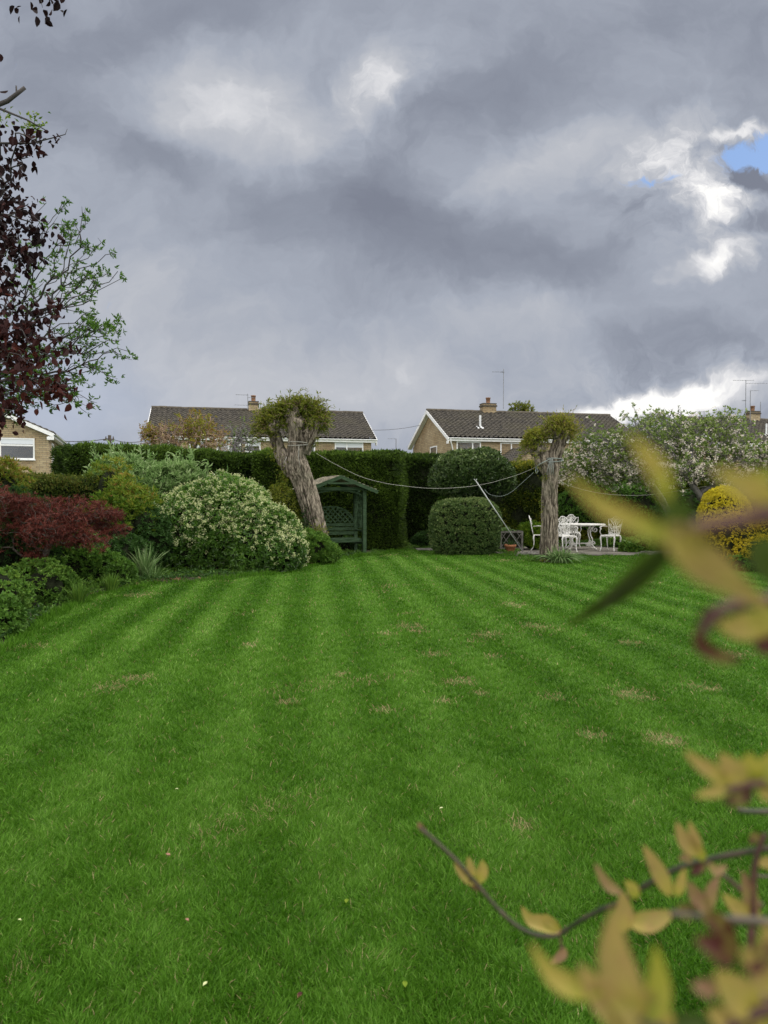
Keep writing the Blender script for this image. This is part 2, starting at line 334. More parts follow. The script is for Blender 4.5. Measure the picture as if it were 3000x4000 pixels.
# ------------------------------------------------------------------ foliage helpers
def unit(a): return a / (np.linalg.norm(a, axis=-1, keepdims=True) + 1e-9)
def rv(n): return unit(rng.normal(size=(n, 3)))
def nz(p, s, seed=0, k=7):
    g = np.random.default_rng(seed); D = g.normal(size=(k, 3)) * s; ph = g.uniform(0, 6.28, k)
    return np.sin(p @ D.T + ph).sum(1) / math.sqrt(k) * .8
def leaves(name, pos, d, ln, wd, rnd, mats, parent, mid=.45, fold=.25, mi=None, curl=0.15, ovate=False):
    """folded, slightly drooping leaf blades: all the leaves of one crown as one mesh"""
    n = len(pos); d = unit(d); ref = rv(n); side = unit(np.cross(d, ref)); up = np.cross(side, d)
    ln = np.broadcast_to(ln, (n,))[:, None]; wd = np.broadcast_to(wd, (n,))[:, None]
    v_ = np.stack([pos, pos + d * ln * mid + side * wd * .5 + up * wd * fold, pos + d * ln - up * ln * curl, pos + d * ln * mid - side * wd * .5 + up * wd * fold], 1).reshape(-1, 3)
    if ovate:
        c = lambda a, w, s_: pos + d * ln * a + side * wd * (.5 * w * s_) + up * wd * (fold * w) - up * ln * (curl * a * a)
        v_ = np.stack([pos, c(.15, .62, 1), c(.42, 1.0, 1), c(.72, .74, 1), pos + d * ln - up * ln * curl, c(.72, .74, -1), c(.42, 1.0, -1), c(.15, .62, -1)], 1).reshape(-1, 3)
        b = np.arange(n)[:, None] * 8; f = np.concatenate([b, b + 1, b + 2, b + 3, b + 4, b, b + 4, b + 5, b + 6, b + 7], 1)
        return mkobj(name, v_, f, np.full(2 * n, 5), mats, parent, True, None, np.repeat(np.clip(rnd, 0, 1), 8))
    b = np.arange(n)[:, None] * 4
    f = np.concatenate([b, b + 1, b + 2, b, b + 2, b + 3], 1)
    m = None if mi is None else np.repeat(mi, 2)
    return mkobj(name, v_, f, np.full(2 * n, 3), mats, parent, True, m, np.repeat(np.clip(rnd, 0, 1), 4))
def ell_shell(ells, n, depth=.25, bump=.12, bs=3.0, zmin=.03, seed=1, low=-.5):
    """points through the outer layer of a union of ellipsoids, with their outward directions"""
    E = np.array(ells, float); area = (E[:, 3] * E[:, 5] + E[:, 4] * E[:, 5] + E[:, 3] * E[:, 4])
    out_p, out_n, got = [], [], 0
    while got < n:
        m = int((n - got) * 1.8) + 100
        i = rng.choice(len(E), m, p=area / area.sum()); u = rv(m); u = u[u[:, 2] > low]; i = i[:len(u)]; m = len(u)
        c = E[i, :3]; r = E[i, 3:6]; k = 1 - depth * rng.random(m) ** 1.6
        p = c + u * r * k[:, None]; nn = unit(u / r)
        p = p + nn * (nz(c + u * r, bs, seed) * bump)[:, None] + nn * (nz(c + u * r, bs * 3.1, seed + 5) * bump * .45)[:, None]
        ok = (p[:, 2] > zmin) & (nz(p, 14, seed + 20) + rng.normal(0, .25, m) > -.5)
        for j in range(len(E)):
            q = ((p - E[j, :3]) / E[j, 3:6]); ok &= (i == j) | ((q ** 2).sum(1) > (1 - depth) ** 2)
        out_p.append(p[ok]); out_n.append(nn[ok]); got += ok.sum()
    return np.concatenate(out_p)[:n], np.concatenate(out_n)[:n]
def whorl(p, ax, k, ang=60, jit=.35):
    """k leaf bases and directions round each shoot tip"""
    n = len(p); ax = unit(ax); s1 = unit(np.cross(ax, rv(n))); s2 = np.cross(ax, s1)
    th = (np.arange(k) / k * 2 * np.pi)[None, :] + rng.uniform(0, 6.28, (n, 1)); th = th + rng.normal(0, .25, th.shape)
    a = R(ang) * rng.uniform(.6, 1.25, (n, k))
    d = ax[:, None] * np.cos(a)[..., None] + (s1[:, None] * np.cos(th)[..., None] + s2[:, None] * np.sin(th)[..., None]) * np.sin(a)[..., None]
    d = unit(d + rng.normal(0, jit * .5, d.shape))
    return np.repeat(p, k, 0), d.reshape(-1, 3)
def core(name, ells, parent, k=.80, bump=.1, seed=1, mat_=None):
    """solid core inside a shrub, its near-black colour standing for shade between leaves"""
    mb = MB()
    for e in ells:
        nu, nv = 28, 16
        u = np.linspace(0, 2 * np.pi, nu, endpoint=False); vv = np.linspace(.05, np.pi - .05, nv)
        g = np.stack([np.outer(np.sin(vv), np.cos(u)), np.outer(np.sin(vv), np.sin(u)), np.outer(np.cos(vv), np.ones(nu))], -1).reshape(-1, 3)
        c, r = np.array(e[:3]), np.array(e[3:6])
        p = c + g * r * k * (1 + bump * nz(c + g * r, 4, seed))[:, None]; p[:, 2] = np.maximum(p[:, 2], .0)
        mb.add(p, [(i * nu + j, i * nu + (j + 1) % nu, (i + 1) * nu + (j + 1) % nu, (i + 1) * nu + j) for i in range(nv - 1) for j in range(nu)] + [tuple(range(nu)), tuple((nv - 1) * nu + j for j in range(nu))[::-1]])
    return mb.build(name, mat_ or M['dark_core'], parent, True, True)
def shrub(name, label, cat, loc, ells, n, k, ln, wd, lm, ang=60, depth=.28, bump=.12, bs=3.0, seed=1, upb=.35, twist=.0, ck=.78, flowers=None, group=None, mid=.45, rb=0.0, tipn=None, low=-.6, fold=.25):
    r = root(name, label, cat, loc, 0, group)
    core('shade_core', ells, r, ck, .08, seed)
    p, nn = ell_shell(ells, n, depth, bump, bs, .03, seed, low)
    ax = unit(nn + np.array((0, 0, upb)) + rng.normal(0, .25, nn.shape))
    b, d = whorl(p, ax, k, ang)
    N_ = len(b); tone = np.repeat(nz(p, 2.2, seed + 9) * .14 + rng.normal(0, .10, n), k)
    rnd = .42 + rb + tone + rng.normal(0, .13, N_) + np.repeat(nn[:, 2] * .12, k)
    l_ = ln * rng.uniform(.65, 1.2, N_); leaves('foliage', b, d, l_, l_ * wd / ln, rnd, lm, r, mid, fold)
    return r, p, nn
def blossoms(parent, p, nn, per, size, spread, lm, name='flowers'):
    n = len(p); c = np.repeat(p, per, 0) + rng.normal(0, spread, (n * per, 3)) ; d = unit(np.repeat(nn, per, 0) + rng.normal(0, .7, (n * per, 3)))
    b, dd = whorl(c, d, 4, 75, .2)
    return leaves(name, b, dd, size * rng.uniform(.7, 1.2, len(b)), size * .8, rng.random(len(b)), lm, parent, .6, .15)
def edges_mesh(name, Pk, Rk, matl, parent, sides=5, world=True):
    """tapered tubes for many short polylines at once: Pk (E,K,3), Rk (E,K)"""
    E, K = Rk.shape; t = np.gradient(Pk, axis=1); t = unit(t)
    ref = np.where(np.abs(t[:, :1, 2:3]) < .8, np.array((0, 0, 1.)), np.array((1., .2, 0)))
    n = unit(np.cross(t, np.broadcast_to(ref, t.shape))); b = np.cross(t, n); a = np.linspace(0, 2 * np.pi, sides, endpoint=False)
    v_ = Pk[:, :, None] + Rk[:, :, None, None] * (np.cos(a)[None, None, :, None] * n[:, :, None] + np.sin(a)[None, None, :, None] * b[:, :, None])
    i, j = np.meshgrid(np.arange(K - 1), np.arange(sides), indexing='ij'); j2 = (j + 1) % sides
    q = np.stack([i * sides + j, i * sides + j2, (i + 1) * sides + j2, (i + 1) * sides + j], -1).reshape(-1, 4)
    f = (q[None] + (np.arange(E) * K * sides)[:, None, None]).reshape(-1, 4)
    return mkobj(name, v_.reshape(-1, 3), f, np.full(len(f), 4), matl, parent, world, None, None, True)
def skeleton(trunk, pts, beta=.5, rt=.004, pw=.46, bend=.08, sag=0.0, rmax=.2):
    """a branching frame that joins every crown point to the trunk polyline by the cheapest path; thickness by what it carries"""
    pos = [np.array(p, float) for p in trunk]; par = [-1] + list(range(len(trunk) - 1)); pl = [0.0]
    for i in range(1, len(pos)): pl.append(pl[-1] + np.linalg.norm(pos[i] - pos[i - 1]) * .4)
    pts = pts[np.argsort(np.linalg.norm(pts - pos[-1], axis=1))]
    nt_ = len(pos); A = np.zeros((nt_ + len(pts), 3)); A[:nt_] = pos; PL = np.zeros(len(A)); PL[:nt_] = pl
    for q, p in enumerate(pts):
        k = nt_ + q; dd = np.linalg.norm(A[1:k] - p, axis=1); j = int(np.argmin(dd + beta * PL[1:k])) + 1
        A[k] = p; par.append(j); PL[k] = PL[j] + dd[j - 1]
    cnt = np.ones(len(A))
    for i in range(len(A) - 1, 0, -1): cnt[par[i]] += cnt[i]
    rad = np.minimum(rt * cnt ** pw, rmax); ii = np.arange(1, len(A)); jj = np.array(par[1:])
    a, b = A[jj], A[ii]; ln = np.linalg.norm(b - a, axis=1, keepdims=True); off = rng.normal(0, 1, a.shape) * ln * bend; off[:nt_ - 1] *= .2
    off2 = rng.normal(0, 1, a.shape) * ln * bend; off2[:nt_ - 1] *= .2; sg = np.array((0, 0, 1.)) * ln * sag
    Pk = np.stack([a, a + (b - a) * .33 + off + sg, a + (b - a) * .68 + off2 + sg, b], 1)
    r0 = np.minimum(rad[jj], rad[ii] * 1.5); Rk = np.stack([r0, r0 * .7 + rad[ii] * .3, r0 * .35 + rad[ii] * .65, rad[ii]], 1)
    tips = unit(b - Pk[:, 2])
    return Pk, Rk, A[nt_:], tips[nt_ - 1:]

# ------------------------------------------------------------------ ground, lawn, beds, patio
def gxy(px, py): d = EYE * F / (py - 1940); return ((px - 1500) / F * d, d)
LEFT = [(-3.6, -3), (-3.6, 4), (-3.72, 7.2), (-4.05, 8.7), (-4.35, 11.1), (-3.95, 12.5), (-2.9, 13.4), (-2.0, 14.3), (-1.55, 15.8), (-1.2, 17.6)]
BACK = [(-.5, 18.6), (0, 19.4), (.45, 20.4), (1.2, 20.9), (2.2, 20.4), (3.1, 18.6), (3.7, 18.4), (7.2, 18.6), (7.6, 17.2), (7.9, 15.4), (8.4, 12.5), (9.2, 8), (9.5, 3), (9.5, -3)]
LAWN = np.array(LEFT + BACK)
def inside(x, y, poly=LAWN):
    c = np.zeros(len(x), bool); n = len(poly)
    for i in range(n):
        x0, y0 = poly[i]; x1, y1 = poly[(i + 1) % n]
        m = (y0 > y) != (y1 > y)
        with np.errstate(divide='ignore', invalid='ignore'): c ^= m & (x < (x1 - x0) * (y - y0) / (y1 - y0 + 1e-12) + x0)
    return c
def sheet(name, poly, z, m):
    v_ = [(x, y, z) for x, y in poly]; o = mkobj(name, v_, list(range(len(v_)))[::-1], [len(v_)], m); o['kind'] = 'structure'; return o
fieldm = mat('rough_grass', (.035, .075, .018), .95, .35, .6, .5, 20)
sheet('ground', [(-700, 900), (700, 900), (700, -300), (-700, -300)], -.012, fieldm)
sheet('flower_bed', [(-12, 24), (13, 24), (13, -4), (-12, -4)], -.006, M['soil'])
def lawnmat():
    m, t, b = newmat('mown_turf')
    tcn = nd(t, 'ShaderNodeTexCoord'); s = nd(t, 'ShaderNodeSeparateXYZ'); o = tcn.outputs['Object']; t.links.new(o, s.inputs[0])
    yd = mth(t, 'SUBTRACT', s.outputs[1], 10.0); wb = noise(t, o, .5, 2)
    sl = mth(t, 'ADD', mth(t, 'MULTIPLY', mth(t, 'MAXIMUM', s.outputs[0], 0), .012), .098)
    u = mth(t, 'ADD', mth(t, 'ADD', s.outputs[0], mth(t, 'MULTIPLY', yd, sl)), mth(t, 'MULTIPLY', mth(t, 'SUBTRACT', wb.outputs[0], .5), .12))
    cs = mth(t, 'COSINE', mth(t, 'MULTIPLY', mth(t, 'ADD', u, .18), 2 * math.pi / .66))  # mowing stripes: sheen of the leaning blades put into the turf colour
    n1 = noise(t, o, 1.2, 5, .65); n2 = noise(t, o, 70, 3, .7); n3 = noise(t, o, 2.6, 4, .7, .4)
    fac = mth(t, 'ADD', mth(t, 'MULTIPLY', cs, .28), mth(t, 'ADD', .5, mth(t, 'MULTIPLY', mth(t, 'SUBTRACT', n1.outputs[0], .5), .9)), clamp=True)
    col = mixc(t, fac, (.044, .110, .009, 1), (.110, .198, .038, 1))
    col = mixc(t, sstep(t, n2.outputs[0], .35, .7), mixc(t, 1.0, col, (.45, .5, .45, 1), 'MULTIPLY'), col)
    col = mixc(t, mth(t, 'MULTIPLY', sstep(t, n3.outputs[0], .64, .74), .5), col, (.17, .14, .06, 1))
    t.links.new(col, b.inputs['Base Color']); b.inputs['Roughness'].default_value = .9; b.inputs['Specular IOR Level'].default_value = .1
    bp = nd(t, 'ShaderNodeBump'); bp.inputs['Distance'].default_value = .02; bp.inputs['Strength'].default_value = .7
    t.links.new(n2.outputs[0], bp.inputs['Height']); t.links.new(bp.outputs[0], b.inputs['Normal'])
    return m
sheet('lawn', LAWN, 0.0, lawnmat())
mb = MB(); mb.box(3.0, 10.5, 18.75, 23.2, -.003, .018); 
pat = mb.build('patio', M['patio']); pat['kind'] = 'structure'
# bare and worn spots (x, y, radius)
WORN = [(*gxy(1800, 2670), .16), (*gxy(1870, 2715), .09), (*gxy(1730, 2745), .10), (*gxy(2165, 2730), .12), (*gxy(530, 2655), .16), (*gxy(2040, 3240), .08),
        (*gxy(2480, 2720), .2), (*gxy(2600, 2900), .16), (*gxy(970, 2525), .12), (*gxy(2010, 2365), .25), (*gxy(2460, 2515), .16), (*gxy(2320, 2880), .12), (*gxy(1330, 2640), .10),
        (*gxy(1700, 2560), .14), (*gxy(1940, 2570), .12), (*gxy(1510, 2480), .12), (*gxy(1640, 2470), .14), (*gxy(1900, 2480), .2), (*gxy(2100, 2450), .22), (*gxy(1500, 2780), .10), (*gxy(1130, 2750), .10),
        (*gxy(540, 2325), .30), (*gxy(2760, 2690), .16), (*gxy(430, 2690), .16), (*gxy(1600, 2450), .2), (*gxy(2860, 2560), .2)]
def grass():
    n = 620000; t = rng.random(n); d = 1.75 * (21.5 / 1.75) ** t; x = rng.uniform(-1, 1, n) * (d * .60 + .45)
    ok = inside(x, d); x, y = x[ok], d[ok]; n = len(x); p = np.stack([x, y, np.zeros(n)], 1)
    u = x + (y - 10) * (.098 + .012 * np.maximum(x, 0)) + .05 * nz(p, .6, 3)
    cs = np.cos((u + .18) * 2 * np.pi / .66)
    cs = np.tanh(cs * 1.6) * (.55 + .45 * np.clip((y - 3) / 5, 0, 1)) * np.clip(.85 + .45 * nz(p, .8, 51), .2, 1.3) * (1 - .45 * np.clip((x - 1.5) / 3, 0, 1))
    pat_ = nz(p, 1.4, 11) * .5 + nz(p, 4.0, 12) * .45 + nz(p, 11, 13) * .35
    worn = np.zeros(n)
    for wx, wy, wr in WORN:
        q = ((x - wx) ** 2 + ((y - wy) * .85) ** 2) / (wr * .7) ** 2; worn = np.maximum(worn, .8 * np.exp(-q * 1.2) * (1 + .5 * nz(p, 22, 5)))
    keep = rng.random(n) > worn * .55; x, y, p, cs, pat_, worn = (a[keep] for a in (x, y, p, cs, pat_, worn)); n = len(x)
    ln = (.023 + .013 * rng.random(n) + .005 * pat_) * (1 - .5 * np.clip(worn, 0, 1)) * np.clip(1.15 - y * .012, .9, 1.2)
    near_edge = np.zeros(n)
    wd = np.maximum(.0026, .00088 * y) * rng.uniform(.7, 1.3, n)
    lean = rng.normal(0, .60, (n, 2)); lean[:, 1] += cs * .28 + .42 * nz(p, 20, 22); lean[:, 0] += .06 * cs + .45 * nz(p, 14, 21)
    d = unit(np.concatenate([lean, np.ones((n, 1))], 1)); d2 = unit(d * np.array((1, 1, .45)) * 1.0 + np.array((0, 0, .05)))
    side = unit(np.cross(d, np.array((0, 1., 0))[None] + rng.normal(0, .5, (n, 3)))); m = p + d * (ln * .55)[:, None]; tip = m + d2 * (ln * .55)[:, None]
    W = wd[:, None] * .5
    v_ = np.stack([p - side * W, p + side * W, m + side * W * .85, m - side * W * .85, tip], 1).reshape(-1, 3)
    b = np.arange(n)[:, None] * 5
    f = np.concatenate([b, b + 1, b + 2, b + 3, b + 3, b + 2, b + 4], 1); ct = np.tile([4, 3], n)
    rnd = .42 + cs * .115 * (1 + .5 * nz(p, .9, 41)) + pat_ * .12 + nz(p, 24, 61) * .07 + rng.normal(0, .14, n)  # stripe sheen put into the blade colour too, besides the lean
    dead = (rng.random(n) < .014 + worn * 1.1 + np.clip(nz(p, 3.3, 31) - .9, 0, 1) * .35)
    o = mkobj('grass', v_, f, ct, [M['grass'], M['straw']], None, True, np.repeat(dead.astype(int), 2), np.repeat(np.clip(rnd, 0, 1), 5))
    o['kind'] = 'stuff'; o['label'] = 'striped mown green lawn grass with straw-coloured worn patches'; o['category'] = 'grass'
LM('grass', [(.021, .074, .003), (.055, .158, .007), (.118, .262, .026), (.24, .38, .09)], rough=.55, trans=.35, spec=.15)
LM('straw', [(.18, .15, .06), (.32, .26, .13), (.46, .37, .21)], rough=.7, trans=.2)
grass()

# ------------------------------------------------------------------ houses
def roof_slope(mb, W, D2, z0, z1, flip=False, Dfull=0, ov=.0):
    """rolled interlocking tiles as real relief; x along the eaves, slope from y=0 (z0) to y=D2 (z1)"""
    nc = int(W / .30); nx = nc * 6 + 1; rows = int(math.hypot(D2, z1 - z0) / .335)
    x = np.linspace(0, W, nx); ph = (x / W * nc) % 1.0; prof = .07 * np.exp(-((ph - .5) / .22) ** 2)
    s = [];
    for r_ in range(rows): s += [(r_ / rows, .065), ((r_ + .985) / rows, .004)]
    V_ = []
    for a, h in s:
        j = rng.normal(0, .004, nx // 6 + 1).repeat(6)[:nx] if nx % 6 == 0 else np.append(rng.normal(0, .005, nc).repeat(6), 0)
        y = a * D2 + j * .5; z = z0 + a * (z1 - z0) + prof + h + j * .6
        if flip: y = Dfull - y
        V_.append(np.stack([x, y, z], 1))
    n = len(s); V_ = np.concatenate(V_)
    fs = [(i * nx + j, i * nx + j + 1, (i + 1) * nx + j + 1, (i + 1) * nx + j) for i in range(n - 1) for j in range(nx - 1)]
    if flip: fs = [f[::-1] for f in fs]
    mb.add(V_, fs)
def window(h, org, ux, w_, z0, z1, cells, pane='glass', lights=None, label=None):
    """upvc window in the wall plane: org = xy of its left end on the wall face, ux = unit along the wall; cells = mullion fractions"""
    ux = np.array((*ux, 0.)); nv = np.array((ux[1], -ux[0], 0)); o = np.array((*org, 0.))
    T = lambda v_: o + v_[:, :1] * ux + v_[:, 1:2] * (-nv) + v_[:, 2:] * np.array((0, 0, 1.))
    m = MB(); f = .075
    m.box(0, w_, -.03, .05, z0, z0 + f, T=T); m.box(0, w_, -.03, .05, z1 - f, z1, T=T); m.box(0, f, -.028, .05, z0 + f, z1 - f, T=T); m.box(w_ - f, w_, -.028, .05, z0 + f, z1 - f, T=T)
    xs = [0] + list(cells) + [1]
    for c in cells: m.box(c * w_ - .04, c * w_ + .04, -.026, .05, z0 + f, z1 - f, T=T)
    if lights:
        for (c0, c1, zf) in lights: m.box(c0 * w_ + f * .6, c1 * w_ - f * .6, -.045, .04, z0 + (z1 - z0) * zf - .045, z0 + (z1 - z0) * zf + .045, T=T)
    m.box(-.05, w_ + .05, -.09, -.031, z0 - .05, z0 - .002, T=T)
    fr = m.build('window', M['upvc'], h)
    g = MB(); g.box(f * .5, w_ - f * .5, .0, .03, z0 + f * .5, z1 - f * .5, T=T); g.build('pane', M[pane], fr)
    if pane == 'glass':
        k = MB(); zz = z0 + (z1 - z0) * .72
        k.box(f, w_ - f, -.004, -.001, zz, z1 - f, T=T); k.build('blind', M['blind'], fr)
    return fr
def house(name, label, loc, rz, W, D, ze, zr, wins, chimney, vent=None, gwins=(), dp=True):
    h = root(name, label, 'house', loc, rz); i = .28
    m = MB(); zt = ze - .1
    dz = (zr - ze) / (D / 2) * i
    v_ = []
    for x in (i, W - i): v_ += [(x, i, 0), (x, D - i, 0), (x, D - i, zt), (x, D / 2, zr - .14), (x, i, zt)]
    m.add(v_, [(0, 1, 2, 3, 4)[::-1], (5, 6, 7, 8, 9), (0, 4, 9, 5)[::-1], (1, 6, 7, 2)[::-1]])
    # openings are covered by window units standing in the wall plane
    m.build('wall', M['brick'], h)
    r_ = MB(); roof_slope(r_, W, D / 2, ze, zr); roof_slope(r_, W, D / 2, ze, zr, True, D)
    ro = r_.build('roof', M['tile'], h)
    rd = MB(); n = int(W / .45)
    for k in range(n):
        x0 = W * k / n; x1 = W * (k + 1) / n; t = np.linspace(0, np.pi, 7); q = rng.normal(0, .006)
        v_ = [(x, D / 2 - .13 * math.cos(a), zr + .0 + .13 * math.sin(a) + q) for x in (x0, x1 + .01) for a in t]
        rd.add(v_, [(j, j + 1, 8 + j, 7 + j) for j in range(6)] + [tuple(range(7))[::-1], tuple(range(7, 14))])
    rd.build('ridge_tiles', M['ridge'], ro)
    f = MB()
    f.box(.0, W, -.02, .02, ze - .20, ze - .005); f.box(0, W, .021, i - .002, ze - .20, ze - .17)
    for x in (.0, W):
        s_ = -1 if x == 0 else 1
        for sy in (0, 1):
            y0, y1 = (0, D / 2) if sy == 0 else (D, D / 2)
            a = np.array((x + s_ * .015, y0, ze - .10)); b = np.array((x + s_ * .015, y1, zr - .09))
            f.bar(a, b, .035, .21)
            a2 = np.array((x - s_ * .14, y0, ze - .19)); b2 = np.array((x - s_ * .14, y1, zr - .18)); f.bar(a2, b2, .26, .015)
        f.box(x - .02 if x else -.02, x + .02, -.03, i + .05, ze - .36, ze - .19)
    f.build('fascia', M['upvc'], h)
    g = MB(); t = np.linspace(np.pi, 2 * np.pi, 7)
    v_ = [(x, -.085 + .06 * math.cos(a), ze - .03 + .06 * math.sin(a)) for x in (-.02, W + .02) for a in t]
    g.add(v_, [(j, j + 1, 8 + j, 7 + j) for j in range(6)]); g.build('gutter', M['upvc'], h)
    if dp:
        d_ = MB(); d_.tube([(.12, -.08, ze - .08), (.12, -.08, ze - .22), (.30, i - .10, ze - .55), (.36, i - .06, ze - .7), (.36, i - .06, .1)], .038, 8); d_.build('downpipe', M['upvc'], h, smooth=True)
    for (x0, x1, z0, z1, cells, pane, lights) in wins: window(h, (x0, i), (1, 0), x1 - x0, z0, z1, cells, pane, lights)
    for (y1, y0, z0, z1, cells, pane, lights) in gwins: window(h, (i, y1), (0, -1), y1 - y0, z0, z1, cells, pane, lights)
    cx, cw, ch, npots = chimney
    c = MB(); c.box(cx - cw / 2, cx + cw / 2, D / 2 - .3, D / 2 + .3, zr - .5, zr + ch)
    co = c.build('chimney', M['brick'], ro)
    c = MB(); c.box(cx - cw / 2 - .05, cx + cw / 2 + .05, D / 2 - .35, D / 2 + .35, zr + ch - .16, zr + ch - .06); c.box(cx - cw / 2 - .02, cx + cw / 2 + .02, D / 2 - .32, D / 2 + .32, zr + ch + .001, zr + ch + .07); c.build('chimney_cap', M['ridge'], ro)
    for k in range(npots):
        px_ = cx + (k - (npots - 1) / 2) * .34
        c = MB(); c.lathe([(.13, 0), (.15, .03), (.135, .06), (.14, .33), (.165, .34), (.165, .40), (.12, .40), (.11, .3)], (px_, D / 2, zr + ch + .06), 16); c.build('chimney_pot', M['pot'], ro, smooth=True)
    for vx, vy in (vent or ()):
        zv = ze + (zr - ze) * vy / (D / 2)
        c = MB(); c.tube([(vx, vy, zv - .1), (vx, vy, zv + .78)], .065, 10); c.box(vx - .22, vx + .22, vy - .25, vy + .12, zv + .02, zv + .06, T=lambda q: q + np.stack([q[:, 0] * 0, q[:, 0] * 0, (q[:, 1] - vy) * (zr - ze) / (D / 2)], 1)); c.build('vent_pipe', M['lead'], ro, smooth=False)
    return h
H2R = R(14)
house('brick_house', 'buff brick house whose long tiled roof shows behind the twiggy tree and leaning pollard', (-13.6, 42.26, 0), R(13), 13.5, 8.7, 5.0, 7.07,
      [(.8, 1.8, 3.6, 4.75, (.5,), 'net', None), (2.4, 3.4, 3.6, 4.75, (.5,), 'net', None), (3.95, 5.35, 3.5, 4.78, (.5,), 'blind', None), (5.6, 6.5, 3.6, 4.85, (), 'glass', ((0, 1, .45),)), (9.1, 9.75, 3.4, 4.8, (), 'net', None), (10.95, 12.72, 3.6, 4.85, (.42,), 'glass', ((0, .42, .35),))],  # the wide unit with the blind pane stands in for white cladding
      (6.3, .62, .5, 1), ((10.55, 2.1),), (), False)
h2 = house('brick_house', 'buff brick house with its white-edged gable end showing, behind the rounded clipped bush', (3.8, 43.7, 0), R(14), 13.2, 8.7, 5.0, 7.07,
      [(.6, 2.15, 3.6, 4.80, (.66,), 'net', ((.66, 1, .5),)), (3.4, 5.0, 3.6, 4.78, (.45,), 'net', None), (9.4, 11.4, 3.5, 4.75, (.5,), 'blind', None)], (4.25, .92, .50, 1), ((2.62, 1.6),),
      [(4.4, 3.0, 3.7, 4.72, (), 'net', None)])
# the low gabled extension in front of the second house
ex = MB()
def ext(local_x, w_, dep, ze_, zr_, i=.28):
    x0, x1 = local_x, local_x + w_; xm = (x0 + x1) / 2; y1 = i - .002; y0 = -dep
    ex.add([(x0, y0, 0), (x1, y0, 0), (x1, y0, ze_), (xm, y0, zr_), (x0, y0, ze_), (x0, y1, 0), (x1, y1, 0), (x1, y1, ze_), (x0, y1, ze_)], [(0, 1, 2, 3, 4), (0, 4, 8, 5), (1, 6, 7, 2)])
    e = ex.build('extension', M['brick'], h2)
    r_ = MB()
    for s_ in (0, 1):
        n = 8; sl = np.linspace(0, 1, n * 2); hw = w_ / 2 + .2; V_ = []
        ny = int((dep + .3) / .3) * 6 + 1; yv = np.linspace(y0 - .15, y1 - .002, ny); ph = (np.arange(ny) / 6) % 1; prof = .045 * np.exp(-((ph - .5) / .2) ** 2)
        for q in range(n):
            for a, hh in ((q / n, .04), ((q + .98) / n, .005)):
                xx = (x0 - .2 + a * hw) if s_ == 0 else (x1 + .2 - a * hw)
                V_.append(np.stack([np.full(ny, xx), yv, ze_ - .12 + a * (zr_ - ze_ + .17) + prof + hh], 1))
        V_ = np.concatenate(V_); r_.add(V_, [(i_ * ny + j, i_ * ny + j + 1, (i_ + 1) * ny + j + 1, (i_ + 1) * ny + j) for i_ in range(2 * n - 1) for j in range(ny - 1)])
    r_.build('extension_roof', M['tile'], h2)
ext(2.6, 3.2, 3.2, 3.35, 4.35)
house('brick_house', 'buff brick house at the left edge with a wide white window in its gable', (-18.3, 41.0, 0), R(109), 10.5, 8.7, 5.0, 6.9,
      [(2.0, 3.2, 2.6, 4.6, (.5,), 'net', None), (5.2, 6.4, 3.4, 4.6, (.5,), 'net', None)], (3.2, .62, .75, 1), (), [(2.72, .98, 3.55, 4.72, (), 'glass', ((0, 1, .66),))], False)
house('brick_house', 'far dark-roofed house behind the blossoming apple trees at the right edge', (21.7, 48.07, 0), R(14), 15, 8.7, 5.0, 7.07,
      [(2.5, 4.2, 3.6, 4.7, (.5,), 'net', None), (6.5, 8.2, 3.6, 4.7, (.5,), 'net', None)], (6.3, .80, .55, 1), ((5.0, 1.5),), (), False)

# ------------------------------------------------------------------ aerials, telegraph pole, wires
def yagi(mb, p, a, L_, n=9, el=.28, r=.008):
    """boom of length L_ from p along angle a with n short directors across it"""
    p = np.array(p, float); d = np.array((math.cos(a), math.sin(a), .02)); s_ = np.array((-math.sin(a), math.cos(a), 0))
    mb.tube([p, p + d * L_], r * 1.3, 5)
    for k in range(n):
        c = p + d * L_ * (k + .5) / n; q = el * (1 - .03 * k); mb.tube([c - s_ * q * .5, c + s_ * q * .5], r * .8, 4, ref=(0, 0, 1)); mb.tube([c - np.array((0, 0, q * .12)), c + np.array((0, 0, q * .12))], r * .8, 4, ref=(1, 0, 0))
def aerial(label, base, zt, heads):
    r_ = root('tv_aerial', label, 'aerial', base); m = MB(); m.tube([(0, 0, 0), (0, 0, zt - base[2])], .022, 6); m.build('mast', M['metal'], r_)
    for (z, a, L_, n, el) in heads:
        m = MB(); yagi(m, (0, 0, z - base[2]), a, L_, n, el); m.build('antenna', M['metal'], r_)
b = P(1963, 1600, 49.0); aerial('tall thin television aerial on the chimney of the gable-end house', tuple(b + np.array((0, -.35, 0))), P(1963, 1440, 48.6)[2], [(P(0, 1452, 48.6)[2], R(172), .75, 9, .34), (P(0, 1452, 48.6)[2] - .05, R(240), .35, 2, .3)])
b = P(968, 1600, 46.3); aerial('two aerials pointing left from the chimney behind the leaning pollard', tuple(b), P(0, 1538, 46.3)[2], [(P(0, 1543, 46.3)[2], R(185), .75, 7, .22), (P(0, 1583, 46.3)[2], R(183), .85, 5, .22), (P(0, 1553, 46.3)[2], R(5), .5, 3, .22)])
b = P(2912, 1650, 52.5); aerial('tallest aerial on the chimney of the far right house, with a cross arm', tuple(b), P(0, 1484, 52.5)[2], [(P(0, 1486, 52.5)[2], R(176), .9, 6, .2), (P(0, 1486, 52.5)[2], R(4), .6, 4, .2), (P(0, 1498, 52.5)[2], R(5), 1.6, 8, .2), (P(0, 1565, 52.5)[2], R(180), .25, 3, .4)])
